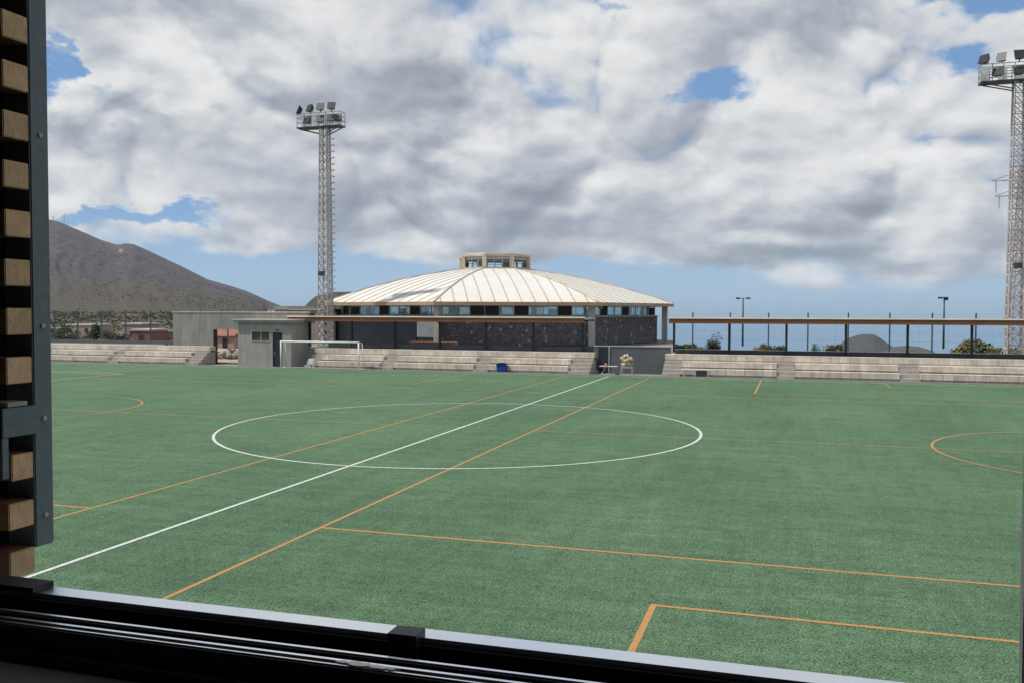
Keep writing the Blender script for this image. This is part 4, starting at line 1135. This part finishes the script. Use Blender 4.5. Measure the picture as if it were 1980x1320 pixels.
# ------------------------------------------------------------------ room, window and shutter round the camera
M['room'] = mat('room_plaster', (0.20,0.19,0.18), (0.17,0.16,0.15), 1.0, 0.9)
M['blackal'] = mat('black_aluminium', (0.010,0.011,0.013), (0.014,0.014,0.016), 6.0, 0.45, spec=.35)
M['alu'] = mat('pale_aluminium', (0.90,0.93,0.97), (0.85,0.88,0.93), 5.0, 0.22, spec=.8, bump=.02, metal=1.0)
M['rail'] = mat('bright_rail', (0.55,0.56,0.58), (0.30,0.31,0.33), 14.0, 0.25, metal=.85)
M['steelb'] = mat('blue_grey_steel', (0.165,0.195,0.215), (0.14,0.168,0.190), 9.0, 0.5, fine=60, spec=.4)
M['steeld'] = mat('shaded_steel_back', (0.012,0.016,0.020), (0.016,0.020,0.024), 9.0, 0.6)  # near-black copy of the frame steel, its shade put into the colour
W0, W1, WB, WT = -1.95, 2.30, 4.02, 6.1
RAILS = ((1.010, .005, 4.060), (0.984, .005, 4.060), (0.971, .0025, 4.060))
m = MB()
m.box(-3.0, W0, 0.90, 1.02, 2.9, 6.9); m.box(W1, 3.2, 0.90, 1.02, 2.9, 6.9); m.box(W0, W1, 0.90, 1.02, 2.9, 3.985); m.box(W0, W1, 0.90, 1.02, WT, 6.9)
m.box(-3.1, -3.0, -4.0, 1.02, 2.9, 6.9); m.box(3.2, 3.3, -4.0, 1.02, 2.9, 6.9); m.box(-3.1, 3.3, -4.1, -4.0, 2.9, 6.9)
m.build('room_wall', M['room'], kind='structure')
MB().box(-3.1, 3.3, -4.1, 1.02, 2.7, 2.898).build('room_floor', M['asphalt'], kind='structure')
MB().box(-3.1, 3.3, -4.1, 1.02, 6.902, 7.1).build('room_ceiling', M['room'], kind='structure')
m = MB(); m.box(-30, W0-.05, 1.022, 1.06, -.03, 7.4); m.box(W1+.05, 30, 1.022, 1.06, -.03, 7.4); m.box(W0-.05, W1+.05, 1.022, 1.06, -.03, 3.98); m.box(W0-.05, W1+.05, 1.022, 1.06, WT+.05, 7.4)
m.build('facade_wall', mat('white_facade', (.72,.71,.68), (.64,.63,.60), .8, .9, streak=.1), kind='structure')  # unseen facade, made white to bounce light onto the shutter
win = thing('window', (-0.8, 1.0, 3.98), 'black sliding window frame with a pale outer sill strip in the foreground', 'window')
MB().box(W0, W1, 1.068, 1.10, 4.03, 4.07).build('sill_strip', M['alu'], win)
m = MB(); m.box(W0, W1, 0.955, 1.0675, 3.99, 4.030); m.box(W0, W1, 1.0605, 1.0675, 4.0305, 4.062)
m.build('track_frame', M['blackal'], win)
for y0, wd, z in RAILS:
    m = MB(); m.box(W0, W1, y0-.004, y0+wd+.004, 4.0302, z); m.build('rail_base', M['blackal'], win)
    MB().box(W0, W1, y0, y0+wd, z+.0002, z+.0022).build('rail', M['alu'], win)
MB().box(W0, W1, 0.80, 0.9535, 3.99, 4.014).build('inner_sill', mat('grey_sill_board', (0.10,0.10,0.10), (.08,.08,.08), 6, .6), win)
m = MB(); m.box(0.2434, 0.31, 1.00, 1.084, 4.0785, 6.08); m.build('jamb', M['blackal'], win)
m = MB(); m.box(0.2428, 0.31, 1.0845, 1.10, 4.0785, 6.08); m.build('jamb_edge', M['soffit'], win)  # white colour stands in for skylight on the jamb's outer edge
for xa, xb in ((W0, W0+.05), (W1-.05, W1)): MB().box(xa, xb, 0.93, 1.10, 4.0805, 6.08).build('jamb', M['blackal'], win)
MB().box(0.312, W1-.052, 1.04, 1.045, 4.085, 6.07).build('glass_pane', glass_mat('clear_pane', (.93,.96,.95), .06, .02), win)
m = MB(); m.box(W0, W1, 0.93, 1.10, 6.082, 6.14); m.build('head_frame', M['blackal'], win)
m = MB(); m.box(-.500, -.460, 1.048, 1.079, 4.0305, 4.0785); m.build('roller_guide', M['blackal'], win)
m = MB(); m.box(-1.205, -1.098, 1.061, 1.101, 4.0705, 4.079); m.build('stop_block', M['blackal'], win)
# small white mark on the track
m = MB()
for cx0, cy0, rx0, ry0 in ((-.505, .978, .020, .006), (-.480, .977, .014, .005), (-.528, .979, .010, .004), (-.462, .9765, .006, .003)):
    pts = [(cx0+math.cos(6.283*i/18)*rx0*random.uniform(.75,1.15), cy0+math.sin(6.283*i/18)*ry0*random.uniform(.7,1.2)) for i in range(18)]
    m.prism(pts, 4.0302, 4.0635+random.uniform(0,.0006))
m.build('white_mark', mat('pale_mark', (.90,.86,.85), (.8,.76,.75), 40, .45), win)

for o_ in win.children:      # the sill runs very slightly uphill to the right
    if o_.name.split('.')[0] in ('sill_strip', 'track_frame', 'rail', 'rail_base', 'roller_guide', 'white_mark'):
        for v_ in o_.data.vertices: v_.co.z += .0050*(v_.co.x+win.location.x+1.09)
sh = thing('slatted_shutter', (-1.45, 1.35, 4.0), 'open shutter of wooden battens on a blue-grey steel frame at the left', 'shutter')
def wood_mat():
    m = bpy.data.materials.new('weathered_wood'); m.use_nodes = True
    t = NT(m.node_tree); bs = t.n['Principled BSDF']
    co = t.new('ShaderNodeTexCoord').outputs['Object']
    geo = t.new('ShaderNodeObjectInfo').outputs['Random']
    c = t.mix(t.ss(t.noise(co, 18, 5, .65), .3, .7), (0.76,0.50,0.30), (0.60,0.38,0.22))
    g = t.noise(t.vm('MULTIPLY', co, (1.0, 26, 9)), 8.0, 3, .6)
    c = t.mix(t.m('MULTIPLY', t.ss(g, .45, .75), .35), c, (0.16,0.09,0.055))
    c = t.mix(t.m('MULTIPLY', t.ss(t.noise(co, 7, 3, .6), .5, .7), .5), c, (0.52,0.46,0.34))
    c = t.mix(1.0, c, t.mix(geo, (.85,.84,.82), (1.12,1.08,1.08)), 'MULTIPLY')
    nx = t.sep(t.new('ShaderNodeTexCoord').outputs['Normal'])
    c = t.mix(t.m('GREATER_THAN', t.m('ABSOLUTE', nx[0]), .5), t.mix(1.0, c, (.32,.20,.17), 'MULTIPLY'), c)   # long faces darkened in colour for their shade, raw sawn ends
    t.put(bs.inputs['Base Color'], c); bs.inputs['Roughness'].default_value = 0.85
    b = t.new('ShaderNodeBump'); b.inputs['Strength'].default_value = .4; b.inputs['Distance'].default_value = .001
    t.put(b.inputs['Height'], g); t.put(bs.inputs['Normal'], b.outputs[0])
    return m
M['wood'] = wood_mat()
def bevel_box(x0, x1, y0, y1, z0, z1, e=.0018):
    bm = bmesh.new(); bmesh.ops.create_cube(bm, size=1)
    for v in bm.verts: v.co = Vector(((x0+x1)/2+v.co.x*(x1-x0), (y0+y1)/2+v.co.y*(y1-y0), (z0+z1)/2+v.co.z*(z1-z0)))
    bmesh.ops.bevel(bm, geom=bm.edges[:], offset=e, segments=2, affect='EDGES')
    q = MB(); q.v = [tuple(v.co) for v in bm.verts]; bm.verts.index_update()
    q.f = [tuple(v.index for v in f.verts) for f in bm.faces]; q.mi = [0]*len(q.f); q.sm = [False]*len(q.f); bm.free()
    return q
for k in range(-6, 12):
    zt = 5.057 - .0921*k
    if k == 8: continue
    dx_ = random.uniform(-.0015, .0015)
    x1 = -1.40+dx_
    y0 = 1.302 if k != 9 else 1.310
    bevel_box(-2.75, x1, y0, 1.3605, zt-.050, zt).build('batten', M['wood'], sh)
# short piece of batten between the bracket plates
m = bevel_box(-1.470, -1.400, 1.3625, 1.408, 4.040, 6.2, .0025); m.build('frame_post', M['steelb'], sh)
for zz in (4.10, 4.29, 4.47, 4.84, 5.2):
    m = MB(); m.tube((-1.4005, 1.386, zz), (-1.3965, 1.386, zz), .0055, .0048, 10); m.build('bolt', M['galv'], sh)
m = MB(); m.box(-1.56, -1.472, 1.3635, 1.400, 4.030, 6.2); m.box(-2.0, -1.562, 1.3635, 1.366, 4.03, 6.2); m.build('back_plate', M['steeld'], sh)  # fills the batten gaps with black in place of the frame's deep shade
m = bevel_box(-1.402, -1.3975, 1.288, 1.372, 4.263, 4.318, .001); m.build('bracket', M['steelb'], sh)
m = bevel_box(-1.402, -1.3975, 1.286, 1.301, 4.186, 4.2625, .001); m.build('bracket', M['steelb'], sh)
m = MB(); m.box(-1.47, -1.398, 1.30, 1.345, 4.320, 4.328); m.build('bracket_lip', M['column'], sh)

# ------------------------------------------------------------------ haze
def haze():
    m = bpy.data.materials.new('haze_air'); m.use_nodes = True
    t = NT(m.node_tree); t.n.clear()
    pv = t.new('ShaderNodeVolumePrincipled'); pv.inputs['Color'].default_value = (0.58, 0.78, 1.0, 1); pv.inputs['Density'].default_value = 3.0e-5
    pv.inputs['Anisotropy'].default_value = 0.0
    o = t.new('ShaderNodeOutputMaterial'); t.l.new(pv.outputs[0], o.inputs['Volume'])
    b = MB().box(-125000, 125000, -125000, 125000, SEA-30, 520).build('haze', m, kind='stuff')
    b['label'] = 'thin bluish sea haze in the air'; b['category'] = 'haze'
haze()

# repeats share a group phrase
GR = {'bleacher': 'concrete stands along the far side', 'canopy': 'canopies over the stands', 'fence': 'thin wire fences', 'floodlight': 'floodlight towers',
      'street lamp': 'street lamps beyond the fence', 'house': 'village houses below the mountain', 'shed': 'village sheds', 'mast': 'masts on the summit', 'shrub': 'shrubs beyond the stands'}
for o in bpy.data.objects:
    if o.parent is None and o.get('category') in GR and 'group' not in o: o['group'] = GR[o['category']]
    if o.parent is None and o.get('label', '').find('low') >= 0 and o.get('category') == 'wall' and 'parapet' in o.name: o['group'] = 'parapet walls behind the stands'
